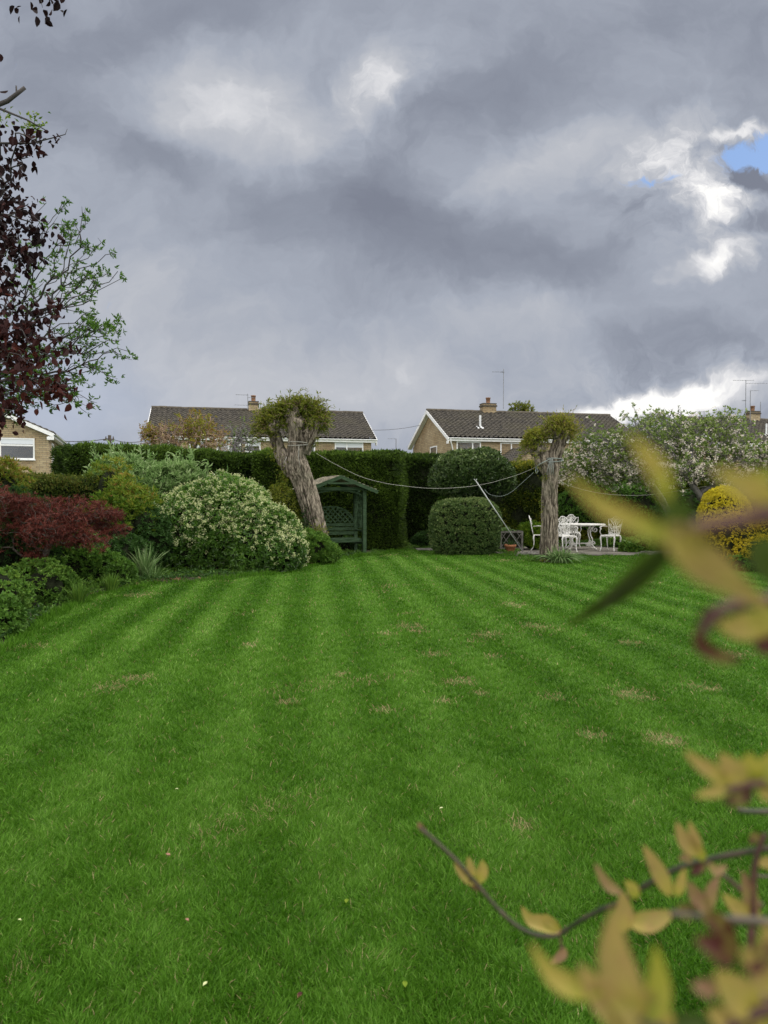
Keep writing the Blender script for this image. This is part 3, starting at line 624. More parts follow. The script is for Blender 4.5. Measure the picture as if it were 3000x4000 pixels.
b = P(2930, 1650, 52.7); aerial('shorter aerial just right of the tallest one on the far right house', tuple(b), P(0, 1524, 52.7)[2], [(P(0, 1526, 52.7)[2], R(2), .6, 5, .2)])
b = P(2970, 1650, 54); aerial('bare thin mast at the right end of the far right roof', tuple(b), P(0, 1570, 54)[2], [])
b = P(2832, 1650, 54); aerial('low aerial with one long arm left of the far right chimney', tuple(b), P(0, 1582, 54)[2], [(P(0, 1611, 54)[2], R(3), 1.25, 3, .2)])
b = P(2750, 1660, 58); aerial('small distant aerial above the blossom of the apple trees', tuple(b), P(0, 1605, 58)[2], [(P(0, 1609, 58)[2], R(190), .5, 4, .3)])
b = P(1547, 1790, 48); aerial('thin mast standing alone in the gap between the two middle houses', tuple((b[0], b[1], 2.0)), P(0, 1713, 48)[2], [(P(0, 1714, 48)[2], R(178), .55, 3, .2)])
pr = root('telegraph_pole', 'short dark telegraph pole top with wires, above the hedge at the left', 'pole', tuple(P(428, 1700, 60) * np.array((1, 1, 0))))
m = MB(); zt = P(0, 1700, 60)[2]; m.tube([(0, 0, 0), (0, 0, zt)], [.17, .13], 10); m.build('post', M['pole'], pr)
m = MB()
for q in (-.3, .3): m.box(q - .05, q + .05, -.05, .05, zt - .35, zt - .22); m.tube([(q, 0, zt - .22), (q, 0, zt - .1)], .04, 6)
m.box(-.45, .45, -.22, -.14, zt - .45, zt - .35); m.build('crossbar', M['pole'], pr)
def wire(name, label, cat, pts, r, m_, sag=0):
    p0, p1 = np.array(pts[0], float), np.array(pts[-1], float)
    if len(pts) == 2:
        t = np.linspace(0, 1, 24)[:, None]; q = p0 + (p1 - p0) * t; q[:, 2] -= sag * 4 * (t * (1 - t))[:, 0]
    else:
        P_ = np.array(pts, float); tt = np.linspace(0, len(P_) - 1, (len(P_) - 1) * 8 + 1); q = []
        for t_ in tt:
            i = min(int(t_), len(P_) - 2); f = t_ - i; a = P_[max(i - 1, 0)]; b_ = P_[i]; c = P_[i + 1]; d = P_[min(i + 2, len(P_) - 1)]
            q.append(.5 * ((2 * b_) + (c - a) * f + (2 * a - 5 * b_ + 4 * c - d) * f * f + (3 * b_ - a - 3 * c + d) * f ** 3))
        q = np.array(q)
    r_ = root(name, label, cat, tuple(q[0])); mm = MB(); mm.tube(q - q[0], r, 5); o = mm.build(name + '_strand', m_, r_, False, True); return r_
wire('telephone_wire', 'thin dark wire running left from the telegraph pole', 'wire', [P(428, 1712, 60), P(180, 1717, 55)], .03, M['dark_twig'], .2)
wire('telephone_wire', 'thin dark wire running right from the telegraph pole towards a house', 'wire', [P(428, 1711, 60), P(566, 1722, 44)], .022, M['dark_twig'], .2)
wire('telephone_wire', 'faint wire crossing the sky between the two middle houses', 'wire', [P(1445, 1680, 46), P(1640, 1661, 49)], .012, M['dark_twig'], .1)

# ------------------------------------------------------------------ hedges
def hedge(label, p0, p1, h, depth, n, lm, ln=.06, wd=.016, top=.12, seed=1, droop=.1, rb=0, hs=0.0, bump=.07, group='conifer hedges round the garden', cat='hedge', name='hedge'):
    """clipped hedge: p0 -> p1 is the foot of its front face; grows back by depth"""
    p0 = np.array((*p0, 0.)); p1 = np.array((*p1, 0.)); ux = p1 - p0; Lg = np.linalg.norm(ux); ux /= Lg; uy = np.array((-ux[1], ux[0], 0)); 
    if uy[1] < 0: uy = -uy
    r_ = root(name, label, cat, tuple((p0 + p1) / 2), 0, group); uz = np.array((0, 0, 1.))
    def W(a): return p0 + a[:, :1] * ux + a[:, 1:2] * uy + a[:, 2:] * uz
    # solid core; shade in the gaps of the hedge is put into its colour
    m = MB(); g = .10; nx, nzz = max(8, int(Lg / .25)), 10
    hh = lambda x: h + hs * (x / Lg)
    prof = [(g, 0), (g - .02, h * .35), (g, h * .7), (g + .02, h - g - .1), (g + .15, h - g), (depth / 2, h - g + .03), (depth - g - .1, h - g), (depth - g, h * .6), (depth - g, 0)]
    V_ = []; xs = np.linspace(g, Lg - g, nx)
    for x in xs:
        for (y, z) in prof: V_.append((x, y, z * hh(x) / h))
    V_ = W(np.array(V_)); V_ = V_ + nz(V_, 3, seed)[:, None] * .03 * uy; k = len(prof); V_[:, 2] = np.maximum(V_[:, 2], 0)
    m.add(V_, [(i * k + j, i * k + j + 1, (i + 1) * k + j + 1, (i + 1) * k + j) for i in range(nx - 1) for j in range(k - 1)] + [tuple(range(k)), tuple((nx - 1) * k + j for j in range(k))[::-1]])
    m.build('shade_core', M['dark_core'], r_, True, True)
    af, at, ae = Lg * h, Lg * depth, depth * h; w_ = np.array([af, at * 1.2, ae, ae]); c = rng.choice(4, n, p=w_ / w_.sum()); u, v_, q = rng.random((3, n))
    A = np.zeros((n, 3)); NN = np.zeros((n, 3)); dp_ = .12 * q ** 1.5
    f = c == 0; A[f] = np.stack([u[f] * Lg, dp_[f], v_[f] * h], 1); NN[f] = -uy
    f = c == 1; A[f] = np.stack([u[f] * Lg, v_[f] * depth, h - dp_[f]], 1); NN[f] = uz
    f = c == 2; A[f] = np.stack([dp_[f], u[f] * depth, v_[f] * h], 1); NN[f] = -ux
    f = c == 3; A[f] = np.stack([Lg - dp_[f], u[f] * depth, v_[f] * h], 1); NN[f] = ux
    # rounded upper edges
    zt = A[:, 2] / h; A[:, 1] += np.where(c == 0, np.clip(zt - .93, 0, 1) * 2.2, 0)
    A[:, 2] *= hh(A[:, 0]) / h
    e = np.minimum(np.minimum(A[:, 1], depth - A[:, 1]), np.minimum(A[:, 0], Lg - A[:, 0])); A[:, 2] -= np.where(c == 1, top * np.exp(-np.maximum(e, 0) / .12), 0)
    w3 = W(A); bb = nz(w3, 2.2, seed) * bump + nz(w3, 7, seed + 1) * bump * .5; w3 = w3 + NN * bb[:, None]; w3[:, 2] = np.maximum(w3[:, 2], .02)
    d = NN * .9 + rng.normal(0, .55, (n, 3)) + np.array((0, 0, .25 - droop)); 
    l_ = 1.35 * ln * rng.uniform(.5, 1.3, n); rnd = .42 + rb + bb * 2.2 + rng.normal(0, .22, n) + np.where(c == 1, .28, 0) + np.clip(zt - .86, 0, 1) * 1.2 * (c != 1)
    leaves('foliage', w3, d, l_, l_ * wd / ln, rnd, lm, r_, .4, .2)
    return r_
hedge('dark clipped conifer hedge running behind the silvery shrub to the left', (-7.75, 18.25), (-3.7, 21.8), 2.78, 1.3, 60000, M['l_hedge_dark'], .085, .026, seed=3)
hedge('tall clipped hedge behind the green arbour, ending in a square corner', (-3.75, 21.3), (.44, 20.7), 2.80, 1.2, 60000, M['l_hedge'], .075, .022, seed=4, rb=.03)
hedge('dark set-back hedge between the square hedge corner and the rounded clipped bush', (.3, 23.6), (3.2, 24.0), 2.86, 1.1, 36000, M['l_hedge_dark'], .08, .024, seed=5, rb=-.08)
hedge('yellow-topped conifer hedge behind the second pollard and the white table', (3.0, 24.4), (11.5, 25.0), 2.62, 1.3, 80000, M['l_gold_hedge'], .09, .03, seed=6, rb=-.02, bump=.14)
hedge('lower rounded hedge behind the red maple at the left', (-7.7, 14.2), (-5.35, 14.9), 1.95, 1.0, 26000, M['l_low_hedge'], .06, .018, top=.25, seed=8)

# ------------------------------------------------------------------ clipped bushes and shrubs
def at(px, d, z=0.0): return ((px - 1500) / F * d, d, z)
# rounded bush on its stem
c = P(1848, 1848, 20.4); r_, p, nn = shrub('clipped_bush', 'dark rounded clipped evergreen bush held high on a stem, above the square bush', 'bush', (c[0], c[1], 0),
    [(c[0], c[1], c[2], 1.10, 1.0, .66), (c[0] - .35, c[1], c[2] - .18, .82, .85, .50), (c[0] + .35, c[1], c[2] - .18, .82, .85, .52)], 7000, 4, .095, .044, M['l_holly'], 62, .24, .06, 3, 21, ck=.82, low=-.85, rb=.10)
m = MB(); m.tube([(-.1, 0, 0), (-.05, .05, .8), (.05, 0, 1.7)], [.09, .07, .06], 8); m.tube([(-.05, .05, .8), (-.4, .1, 1.7)], [.05, .03], 6); m.tube([(-.02, .05, .9), (.4, .1, 1.7)], [.05, .03], 6); m.build('stem', M['brown_bark'], r_)
# square clipped bush
def box_bush(label, cx, cy, w_, dep, h, n, lm, rz=0.0, seed=5):
    r_ = root('clipped_bush', label, 'bush', (cx, cy, 0)); q = 3.6
    def warp(u): # superellipsoid direction -> box-like surface
        k = (np.abs(u) ** q).sum(1) ** (-1 / q); return u * k[:, None]
    nu, nv = 40, 24; a = np.linspace(0, 2 * np.pi, nu, endpoint=False); v_ = np.linspace(.05, np.pi - .05, nv)
    g = np.stack([np.outer(np.sin(v_), np.cos(a)), np.outer(np.sin(v_), np.sin(a)), np.outer(np.cos(v_), np.ones(nu))], -1).reshape(-1, 3)
    s_ = np.array((w_ / 2, dep / 2, h / 2 + .05)); c_ = np.array((cx, cy, h / 2 - .02))
    m = MB(); pp = c_ + warp(g) * (s_ - .10); pp[:, 2] = np.maximum(pp[:, 2], 0)
    m.add(pp, [(i * nu + j, i * nu + (j + 1) % nu, (i + 1) * nu + (j + 1) % nu, (i + 1) * nu + j) for i in range(nv - 1) for j in range(nu)] + [tuple(range(nu)), tuple((nv - 1) * nu + j for j in range(nu))[::-1]])
    m.build('shade_core', M['dark_core'], r_, True, True)  # solid core, painted near-black for the shade behind the leaves
    u = rv(n); wv = warp(u); nn = unit(np.sign(wv) * np.abs(wv) ** (q - 1)); p = c_ + wv * s_ * (1 - .12 * rng.random(n) ** 1.5)[:, None]
    p += nn * (nz(p, 4, seed) * .035 + nz(p, 12, seed) * .02)[:, None]; p[:, 1] += 0; ok = (p[:, 2] > .03) & (nz(p, 15, 77) + rng.normal(0, .25, n) > -.5); p, nn = p[ok], nn[ok]
    p[:, 0] += (p[:, 2] - h / 2) * -.03 
    b, d = whorl(p, unit(nn + rng.normal(0, .45, nn.shape)), 4, 55); N_ = len(b)
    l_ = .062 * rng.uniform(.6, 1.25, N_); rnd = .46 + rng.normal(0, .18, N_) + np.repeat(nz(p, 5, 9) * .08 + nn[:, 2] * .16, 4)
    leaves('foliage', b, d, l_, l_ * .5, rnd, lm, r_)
box_bush('square-clipped bush with small variegated leaves standing on the lawn edge', *at(1818, 19.4)[:2], 1.80, 1.35, 1.40, 11000, M['l_cube'])
# flowering mound
ch = [(*at(860, 15.6)[:2], .70, 1.28, 1.15, 1.12), (*at(745, 15.3)[:2], .62, .95, 1.0, .98), (*at(1015, 15.3)[:2], .50, .86, 1.0, .88), (*at(1085, 15.0)[:2], .36, .52, .7, .60)]
r_, p, nn = shrub('flowering_shrub', 'large rounded green shrub covered in cream flower clusters at the lawn edge', 'shrub', at(880, 15.4), ch, 8500, 6, .085, .032, M['l_choisya'], 62, .24, .10, 2.6, 31, low=-.7, rb=.02)
s_ = (nn[:, 2] > -.35) & (nz(p, 2.0, 77) * .4 + nn[:, 2] * 1.6 + nn[:, 0] * .5 + rng.normal(0, .5, len(p)) > .45); q = np.where(s_)[0][:1700]
blossoms(r_, p[q] + nn[q] * .05, nn[q], 10, .019, .024, M['l_flower'])
shrub('leafy_shrub', 'low green shrub at the foot of the leaning pollard, right of the flowering mound', 'shrub', at(1215, 16.3), [(*at(1215, 16.4)[:2], .30, .50, .45, .42), (*at(1270, 16.6)[:2], .22, .32, .35, .30)], 2600, 5, .07, .026, M['l_green'], 60, .3, .08, 4, 33, rb=.06)
# silvery green lance leaves
sv = [(*at(640, 17.2)[:2], 1.35, 1.15, .9, .98), (*at(480, 17.0)[:2], 1.45, .75, .7, 1.02), (*at(760, 17.2)[:2], 1.15, .75, .7, .95), (*at(560, 16.6)[:2], 1.1, .8, .7, .85)]
r_, p, nn = shrub('lance_leaved_shrub', 'tall shrub with silvery green lance leaves behind the flowering mound', 'shrub', at(620, 17.2), sv, 5200, 7, .15, .042, M['l_silver'], 45, .28, .16, 3, 41, upb=1.0, ck=.78, rb=.05)
# upright sprays above its top
q = rng.choice(np.where(nn[:, 2] > .1)[0], 190); pk = []; bs_ = []; ds = []
for i in q:
    d0 = unit(nn[i] * .5 + np.array((rng.normal(0, .3), 0, 1.0))); L_ = rng.uniform(.2, .5); a = p[i]; pk.append([a, a + d0 * L_ * .5, a + d0 * L_]); 
    k = int(L_ / .03)
    for j in range(k): bs_.append(a + d0 * L_ * (j + 1) / k); ds.append(unit(d0 * .8 + rv(1)[0] * .9))
pk = np.array(pk); edges_mesh('shoots', pk, np.tile([.006, .004, .002], (len(pk), 1)), M['stem_green'], r_, 4)
leaves('spray_leaves', np.array(bs_), np.array(ds), .14 * rng.uniform(.6, 1.2, len(bs_)), .038, .5 + rng.normal(0, .2, len(bs_)), M['l_silver'], r_)
# yellow and bronze young growth
pi_ = [(*at(430, 15.0)[:2], 1.45, .30, .4, .72), (*at(480, 14.8)[:2], 1.3, .30, .35, .55), (*at(530, 14.6)[:2], 1.1, .34, .4, .55), (*at(385, 14.4)[:2], 1.0, .34, .4, .62), (*at(560, 14.1)[:2], .95, .3, .3, .35), (*at(460, 14.0)[:2], .75, .55, .45, .55)]
shrub('bronze_tipped_shrub', 'yellow-green shrub with bronze and pink young tips, between red maple and silvery shrub', 'shrub', at(450, 14.6), pi_, 2600, 6, .11, .030, M['l_pieris'], 52, .5, .3, 3.5, 51, upb=.8, rb=-.08)
shrub('leafy_shrub', 'dark glossy green shrub at the left flank of the flowering mound', 'shrub', at(560, 14.2), [(*at(560, 14.4)[:2], .62, .62, .6, .72), (*at(470, 13.6)[:2], .38, .6, .55, .45)], 3600, 5, .065, .034, M['l_dark'], 60, .3, .1, 3.5, 61, rb=.1)
shrub('feathery_conifer', 'dark feathery evergreen behind the red maple at the left edge', 'shrub', at(60, 11.6), [(*at(40, 11.8)[:2], .75, .8, .7, .85), (*at(-60, 11.0)[:2], .75, .8, .7, .75)], 5200, 7, .06, .010, M['l_dark'], 40, .3, .1, 4, 63, upb=.9)
shrub('leafy_shrub', 'mid green leafy shrub under the right side of the red maple', 'shrub', at(300, 12.0), [(*at(290, 12.4)[:2], .38, .58, .5, .46), (*at(190, 12.0)[:2], .35, .42, .5, .46), (*at(410, 12.6)[:2], .26, .42, .4, .36)], 4000, 5, .06, .030, M['l_green'], 60, .32, .12, 4, 65, rb=.02)
shrub('leafy_shrub', 'yellow-green leafy shrub near the left edge, beside the nearest part of the lawn', 'shrub', at(60, 9.4), [(*at(15, 9.6)[:2], .14, .34, .3, .16), (*at(85, 9.7)[:2], .10, .2, .25, .14), (*at(-60, 9.3)[:2], .3, .5, .45, .3)], 1700, 5, .055, .026, M['l_green'], 62, .35, .12, 5, 67, rb=.2)
shrub('leafy_shrub', 'dark green low clump at the bottom of the left border', 'plant', at(40, 8.3), [(*at(10, 8.5)[:2], .08, .30, .3, .17), (*at(-60, 8.0)[:2], .12, .4, .34, .26)], 1500, 5, .06, .034, M['l_green'], 62, .4, .1, 5, 69, rb=-.08)
shrub('leafy_shrub', 'pale yellow-green bushlet right of the maple stems', 'plant', at(170, 10.6), [(*at(165, 10.4)[:2], .22, .34, .3, .28), (*at(230, 10.9)[:2], .16, .34, .3, .22)], 1500, 5, .05, .024, M['l_green'], 62, .4, .1, 5, 71, rb=.1)
shrub('purple_leaved_shrub', 'green and purplish tall shrub rising at the left edge above the red maple', 'shrub', at(0, 12.6), [(*at(-10, 12.8)[:2], 1.55, .36, .4, .55), (*at(-90, 12.6)[:2], 1.5, .5, .4, .8)], 1500, 6, .085, .026, M['l_pieris'], 48, .45, .2, 4, 73, upb=.9, rb=.0)

# golden shrubs at the right
g = at(2830, 16.6); shrub('golden_shrub', 'bright yellow dome-shaped shrub half hidden by the blurred leaf at the right', 'shrub', g, [(g[0], g[1], .90, .60, .5, .84)], 5200, 5, .035, .02, M['l_gold'], 60, .2, .05, 5, 81, rb=.1)
g = at(2905, 15.6); shrub('golden_shrub', 'olive-gold spreading shrub below the bright yellow dome at the right edge', 'shrub', g, [(g[0], g[1] + .2, .52, .95, .65, .62), (g[0] + .8, g[1], .6, .8, .6, .7), (g[0] + .1, g[1] - .5, .3, .6, .5, .36)], 7000, 5, .035, .018, M['l_olive_gold'], 60, .25, .07, 5, 83, rb=.12)
shrub('leafy_shrub', 'low green plants at the foot of the olive-gold shrub', 'plant', at(2950, 14.9), [(*at(2950, 14.9)[:2], .10, .5, .3, .2), (*at(3060, 14.6)[:2], .12, .5, .3, .22)], 900, 5, .06, .025, M['l_green'], 60, .4, .08, 5, 85)
shrub('broad_leaved_clump', 'broad-leaved green perennial clump right of the white table', 'plant', at(2540, 20.2), [(*at(2545, 20.6)[:2], .22, .55, .4, .30), (*at(2480, 20.0)[:2], .14, .4, .35, .2)], 420, 5, .15, .10, M['l_green'], 65, .4, .08, 4, 87, rb=.2)
shrub('broad_leaved_clump', 'low leafy plants behind the right-hand white chair', 'plant', at(2440, 21.6), [(*at(2440, 21.8)[:2], .10, .6, .35, .2)], 330, 5, .12, .06, M['l_green'], 60, .4, .06, 5, 88, rb=.15)
shrub('broad_leaved_clump', 'big-leaved plant growing under the arbour seat', 'plant', at(1345, 19.6), [(*at(1350, 19.75)[:2], .16, .36, .22, .22)], 190, 4, .11, .09, M['l_dark'], 60, .5, .05, 5, 89, rb=.35)
shrub('leafy_shrub', 'narrow-leaved green bush left of the second pollard, in front of the hedge', 'plant', at(2080, 20.6), [(*at(2080, 20.9)[:2], .32, .42, .35, .38)], 900, 5, .10, .022, M['l_lime'], 50, .4, .1, 5, 91, upb=.7, rb=-.2)
shrub('leafy_shrub', 'yellowish wispy growth between the rounded bush and the square bush', 'plant', at(1830, 20.6), [(*at(1800, 20.9)[:2], 1.1, .6, .4, .52)], 1300, 5, .07, .026, M['l_green'], 50, .35, .1, 5, 92, upb=.8)
shrub('leafy_shrub', 'dark climbing growth between the first pollard and the hedge', 'shrub', at(1110, 18.6), [(*at(1100, 18.9)[:2], .95, .45, .4, 1.0), (*at(1150, 18.6)[:2], .5, .45, .4, .6)], 2400, 5, .07, .028, M['l_willow'], 55, .4, .12, 4, 93, rb=-.12)
shrub('leafy_shrub', 'small dark plant at the foot of the set-back hedge', 'plant', at(1650, 21.4), [(*at(1660, 21.8)[:2], .2, .45, .3, .3)], 700, 5, .06, .03, M['l_dark'], 60, .4, .08, 5, 94)

# strap-leaved clumps
def straps(label, c, n, L_, wd, lm, spread=.25, seed=1, rb=0., cat='plant', name='strap_leaved_plant', group=None, droop=.55):
    r_ = root(name, label, cat, (c[0], c[1], 0), 0, group); K = 6
    a = rng.uniform(0, 6.28, n); sp = rng.random(n) ** .7; b = np.stack([np.cos(a) * sp * spread * .4, np.sin(a) * sp * spread * .4, np.zeros(n)], 1) + np.array((c[0], c[1], 0))
    out = np.stack([np.cos(a), np.sin(a), np.zeros(n)], 1); le = L_ * rng.uniform(.6, 1.15, n); lean = rng.uniform(.08, .9, n) * spread / .25
    t = np.linspace(0, 1, K); X_ = lean[:, None] * (t ** 1.6)[None] * le[:, None] * .8; Z_ = le[:, None] * (t[None] - droop * lean[:, None] * t[None] ** 2.4)
    pt = b[:, None] + out[:, None] * X_[..., None] + np.array((0, 0, 1.)) * Z_[..., None]; sd_ = unit(np.cross(out, np.array((0, 0, 1.))) + rng.normal(0, .5, (n, 3)))
    wv = wd * np.array((.7, 1, 1, .85, .55, .05)); v_ = np.stack([pt - sd_[:, None] * wv[None, :, None] * .5, pt + sd_[:, None] * wv[None, :, None] * .5], 2).reshape(-1, 3); v_[:, 2] = np.maximum(v_[:, 2], .004)
    q = np.array([(2 * i, 2 * i + 1, 2 * i + 3, 2 * i + 2) for i in range(K - 1)]); f = (q[None] + (np.arange(n) * K * 2)[:, None, None]).reshape(-1, 4)
    mkobj('leaves', v_, f, np.full(len(f), 4), lm, r_, True, None, np.repeat(np.clip(.5 + rb + rng.normal(0, .2, n), 0, 1), K * 2)); return r_
straps('strap-leaved clump growing at the right foot of the upright pollard', (3.98, 16.7), 330, .42, .026, M['l_strap'], .5, rb=.15)
straps('tall grey-green iris leaves at the left end of the flowering mound', at(565, 13.2), 90, .62, .028, M['l_strap'], .22, rb=.2, droop=.3)
straps('bright green grassy clump at the lawn edge below the iris leaves', at(430, 11.6), 160, .32, .012, M['l_green'], .2, rb=.15, droop=.3)
straps('green grassy clump in the border under the maple', at(305, 10.3), 150, .32, .012, M['l_green'], .2, rb=.1, droop=.3)
straps('small daffodil-like leaf clump nearest the lawn in the left border', at(255, 10.9), 90, .36, .014, M['l_strap'], .22, rb=-.2, droop=.3)
straps('thin stalks standing between bushes in the left border', at(600, 13.0), 40, .4, .012, M['l_strap'], .3, rb=-.1, droop=.3)
straps('grass tuft at the foot of the arbour post', at(1450, 18.9), 90, .16, .012, M['l_green'], .5)
straps('grass tuft at the left foot of the upright pollard', (3.45, 17.05), 110, .2, .012, M['l_green'], .4)

# border ground cover and litter
def cover(name, label, cat, poly, n, ln, wd, lm, zmax=.14, mi=None, thr=-.2, seed=1):
    poly = np.array(poly); lo, hi = poly.min(0), poly.max(0); x = rng.uniform(lo[0], hi[0], n); y = rng.uniform(lo[1], hi[1], n); ok = inside(x, y, poly); x, y = x[ok], y[ok]
    p = np.stack([x, y, np.zeros(len(x))], 1); f = nz(p, 2.6, seed); ok = f + rng.normal(0, .3, len(x)) > thr; p, f = p[ok], f[ok]
    p[:, 2] = .01 + np.clip(.35 + .5 * f, 0.05, 1) * zmax * rng.random(len(p)); b, d = whorl(p, np.tile((0, 0, 1.), (len(p), 1)), 4, 65)
    l_ = ln * rng.uniform(.5, 1.3, len(b)); o = leaves(name, b, d, l_, l_ * wd / ln, .45 + np.repeat(f, 4) * .15 + rng.normal(0, .17, len(b)), lm, None); o['kind'] = 'stuff'; o['label'] = label; o['category'] = cat
BED = [(-3.75, 7.0), (-4.05, 8.6), (-4.4, 11.1), (-4.1, 12.5), (-3.0, 13.5), (-2.1, 14.4), (-1.6, 15.9), (-1.2, 17.8), (-.6, 18.7), (-.6, 20), (-6, 20), (-8.5, 16), (-7, 10), (-5, 6.5)]
cover('ground_cover', 'mixed low green leaves covering the soil of the left border', 'ground cover', BED, 26000, .055, .03, M['l_green'], .16, seed=4)
cover('ground_cover', 'darker green creeping leaves in the left border', 'ground cover', BED, 12000, .06, .035, M['l_dark'], .13, seed=14, thr=.1)
cover('leaf_litter', 'pinkish brown fallen leaves between the border plants', 'leaf litter', BED, 9000, .05, .03, M['l_litter'], .05, seed=24, thr=.5)
cover('ground_cover', 'green weeds and grass around the patio and under the far hedge', 'ground cover', [(-.4, 18.9), (.5, 20.6), (1.1, 21.1), (2.5, 20.7), (3.1, 19), (3.3, 18.65), (4.2, 21.9), (8, 21.9), (8, 24.4), (0, 23.8)], 14000, .06, .02, M['l_green'], .14, seed=34)
cover('ground_cover', 'short plants along the right border under the golden shrubs', 'ground cover', [(7.3, 18.6), (7.8, 15.3), (8.5, 12.5), (10, 12.5), (12, 20), (8, 21)], 7000, .06, .025, M['l_green'], .14, seed=44)
# rough edge of the lawn against the border
def fringe():
    pts = []
    pl = np.array(LEFT[1:] + BACK[:9])
    for a, b in zip(pl[:-1], pl[1:]):
        k = int(np.linalg.norm(b - a) * 420); t = rng.random(k)[:, None]; pts.append(a + (b - a) * t + rng.normal(0, .05, (k, 2)))
    q = np.concatenate(pts); n = len(q); p = np.concatenate([q, np.zeros((n, 1))], 1)
    l_ = rng.uniform(.04, .10, n) * (1 + .4 * nz(p, 4, 3)); o = leaves('grass_fringe', p, np.array((0, 0, 1.)) + rng.normal(0, .35, (n, 3)), l_, .010, .45 + rng.normal(0, .15, n), M['grass'], None, .35, .1)
    o['kind'] = 'stuff'; o['label'] = 'longer grass blades along the edges of the lawn'; o['category'] = 'grass'
fringe()

# ------------------------------------------------------------------ red maple
def crown_points(ells, n, seed=1, fill=.45, bump=.2):
    p, _ = ell_shell(ells, n, 1 - fill, bump, 2.5, .05, seed, -1); return p
def acer():
    c = at(130, 10.9); r_ = root('red_maple', 'low spreading maple with feathery dark red leaves at the left', 'tree', c)
    E = [(*at(110, 11.0)[:2], 1.28, .62, .6, .30), (*at(260, 11.0)[:2], 1.18, .62, .6, .34), (*at(380, 11.2)[:2], 1.24, .50, .5, .16), (*at(330, 10.8)[:2], .86, .42, .45, .24), (*at(210, 10.6)[:2], 1.02, .5, .5, .26),
         (*at(430, 11.3)[:2], 1.02, .34, .35, .10), (*at(30, 10.8)[:2], 1.05, .55, .5, .35), (*at(60, 10.6)[:2], 1.45, .45, .4, .18), (*at(-80, 10.8)[:2], 1.2, .6, .6, .5), (*at(140, 10.8)[:2], .62, .22, .2, .12)]
    p = crown_points(E, 900, 5, .15, .06)
    tr = [np.array(at(80, 10.6)), np.array((*at(115, 10.7)[:2], .25)), np.array((*at(150, 10.8)[:2], .42)), np.array((*at(180, 10.9)[:2], .70)), np.array((*at(215, 10.9)[:2], .95))]
    Pk, Rk, A, T = skeleton(tr, p, .35, .0022, .46, .07); edges_mesh('trunk', Pk, Rk, M['brown_bark'], r_)
    # a second twisting stem
    tr2 = [np.array(at(60, 10.8)), np.array((*at(85, 10.9)[:2], .4)), np.array((*at(110, 10.9)[:2], .9)), np.array((*at(60, 10.9)[:2], 1.25))]
    m = MB(); m.tube(tr2, [.03, .025, .02, .01], 6); m.build('side_stem', M['brown_bark'], r_, True, True)
    n = 4300; q, nn = ell_shell(E, n, .85, .14, 2.5, .2, 5, -1); b, d = whorl(q, unit(nn * .3 + np.array((0, 0, .25)) + rng.normal(0, .3, nn.shape)), 7, 78)
    l_ = .058 * rng.uniform(.6, 1.2, len(b)); leaves('crown', b, d - np.array((0, 0, .22)), l_, l_ * .18, .38 + np.repeat(nz(q, 3, 8) * .12 + nn[:, 2] * .14, 7) + rng.normal(0, .16, len(b)), M['l_acer'], r_)
acer()

# ------------------------------------------------------------------ pollards
def trunk_tube(pts, rad, nseg=90, sides=72, seed=1, fur=.035, knots=()):
    """a leaning, tapering stem with deep vertical furrows"""
    P_ = np.array(pts, float); r0 = np.array(rad, float); t = np.linspace(0, len(P_) - 1, nseg); i = np.minimum(t.astype(int), len(P_) - 2); f = t - i
    def cr(A): 
        a = A[np.maximum(i - 1, 0)]; b = A[i]; c = A[i + 1]; d = A[np.minimum(i + 2, len(A) - 1)]; g = f[:, None] if A.ndim > 1 else f
        return .5 * (2 * b + (c - a) * g + (2 * a - 5 * b + 4 * c - d) * g * g + (3 * b - a - 3 * c + d) * g ** 3)
    ctr, rr = cr(P_), cr(r0); a = np.linspace(0, 2 * np.pi, sides, endpoint=False); L_ = np.concatenate([[0], np.cumsum(np.linalg.norm(np.diff(ctr, axis=0), axis=1))])
    A_, S_ = np.meshgrid(a, L_); q = np.stack([np.cos(A_) * 4.2, np.sin(A_) * 4.2, S_ * 1.5], -1).reshape(-1, 3)
    rg = 1 - np.abs(nz(q, 3.2, seed)); rg2 = 1 - np.abs(nz(q * np.array((1, 1, 1.6)), 6.0, seed + 1)); h = .65 * rg + .35 * rg2
    big = nz(q * np.array((.5, .5, 1)), 1.2, seed + 2)
    tt = np.gradient(ctr, axis=0); tt = unit(tt); n = unit(np.cross(tt, np.array((0, 1., 0)))); b = np.cross(n, tt)
    iso = nz(q * np.array((1, 1, 2.4)), 7.5, seed + 4); h = h - .22 * (iso > .55); hr = (h.reshape(nseg, sides) - .5) * fur * 2 + big.reshape(nseg, sides) * .018
    v_ = ctr[:, None] + (rr[:, None] + hr)[..., None] * (np.cos(A_)[..., None] * n[:, None] + np.sin(A_)[..., None] * b[:, None])
    v_ = v_.reshape(-1, 3); v_[:, 2] = np.maximum(v_[:, 2], 0)
    fs = [(k * sides + j, k * sides + (j + 1) % sides, (k + 1) * sides + (j + 1) % sides, (k + 1) * sides + j) for k in range(nseg - 1) for j in range(sides)]
    fs += [tuple((nseg - 1) * sides + j for j in range(sides))]
    return v_, fs, np.clip(h, 0, 1)
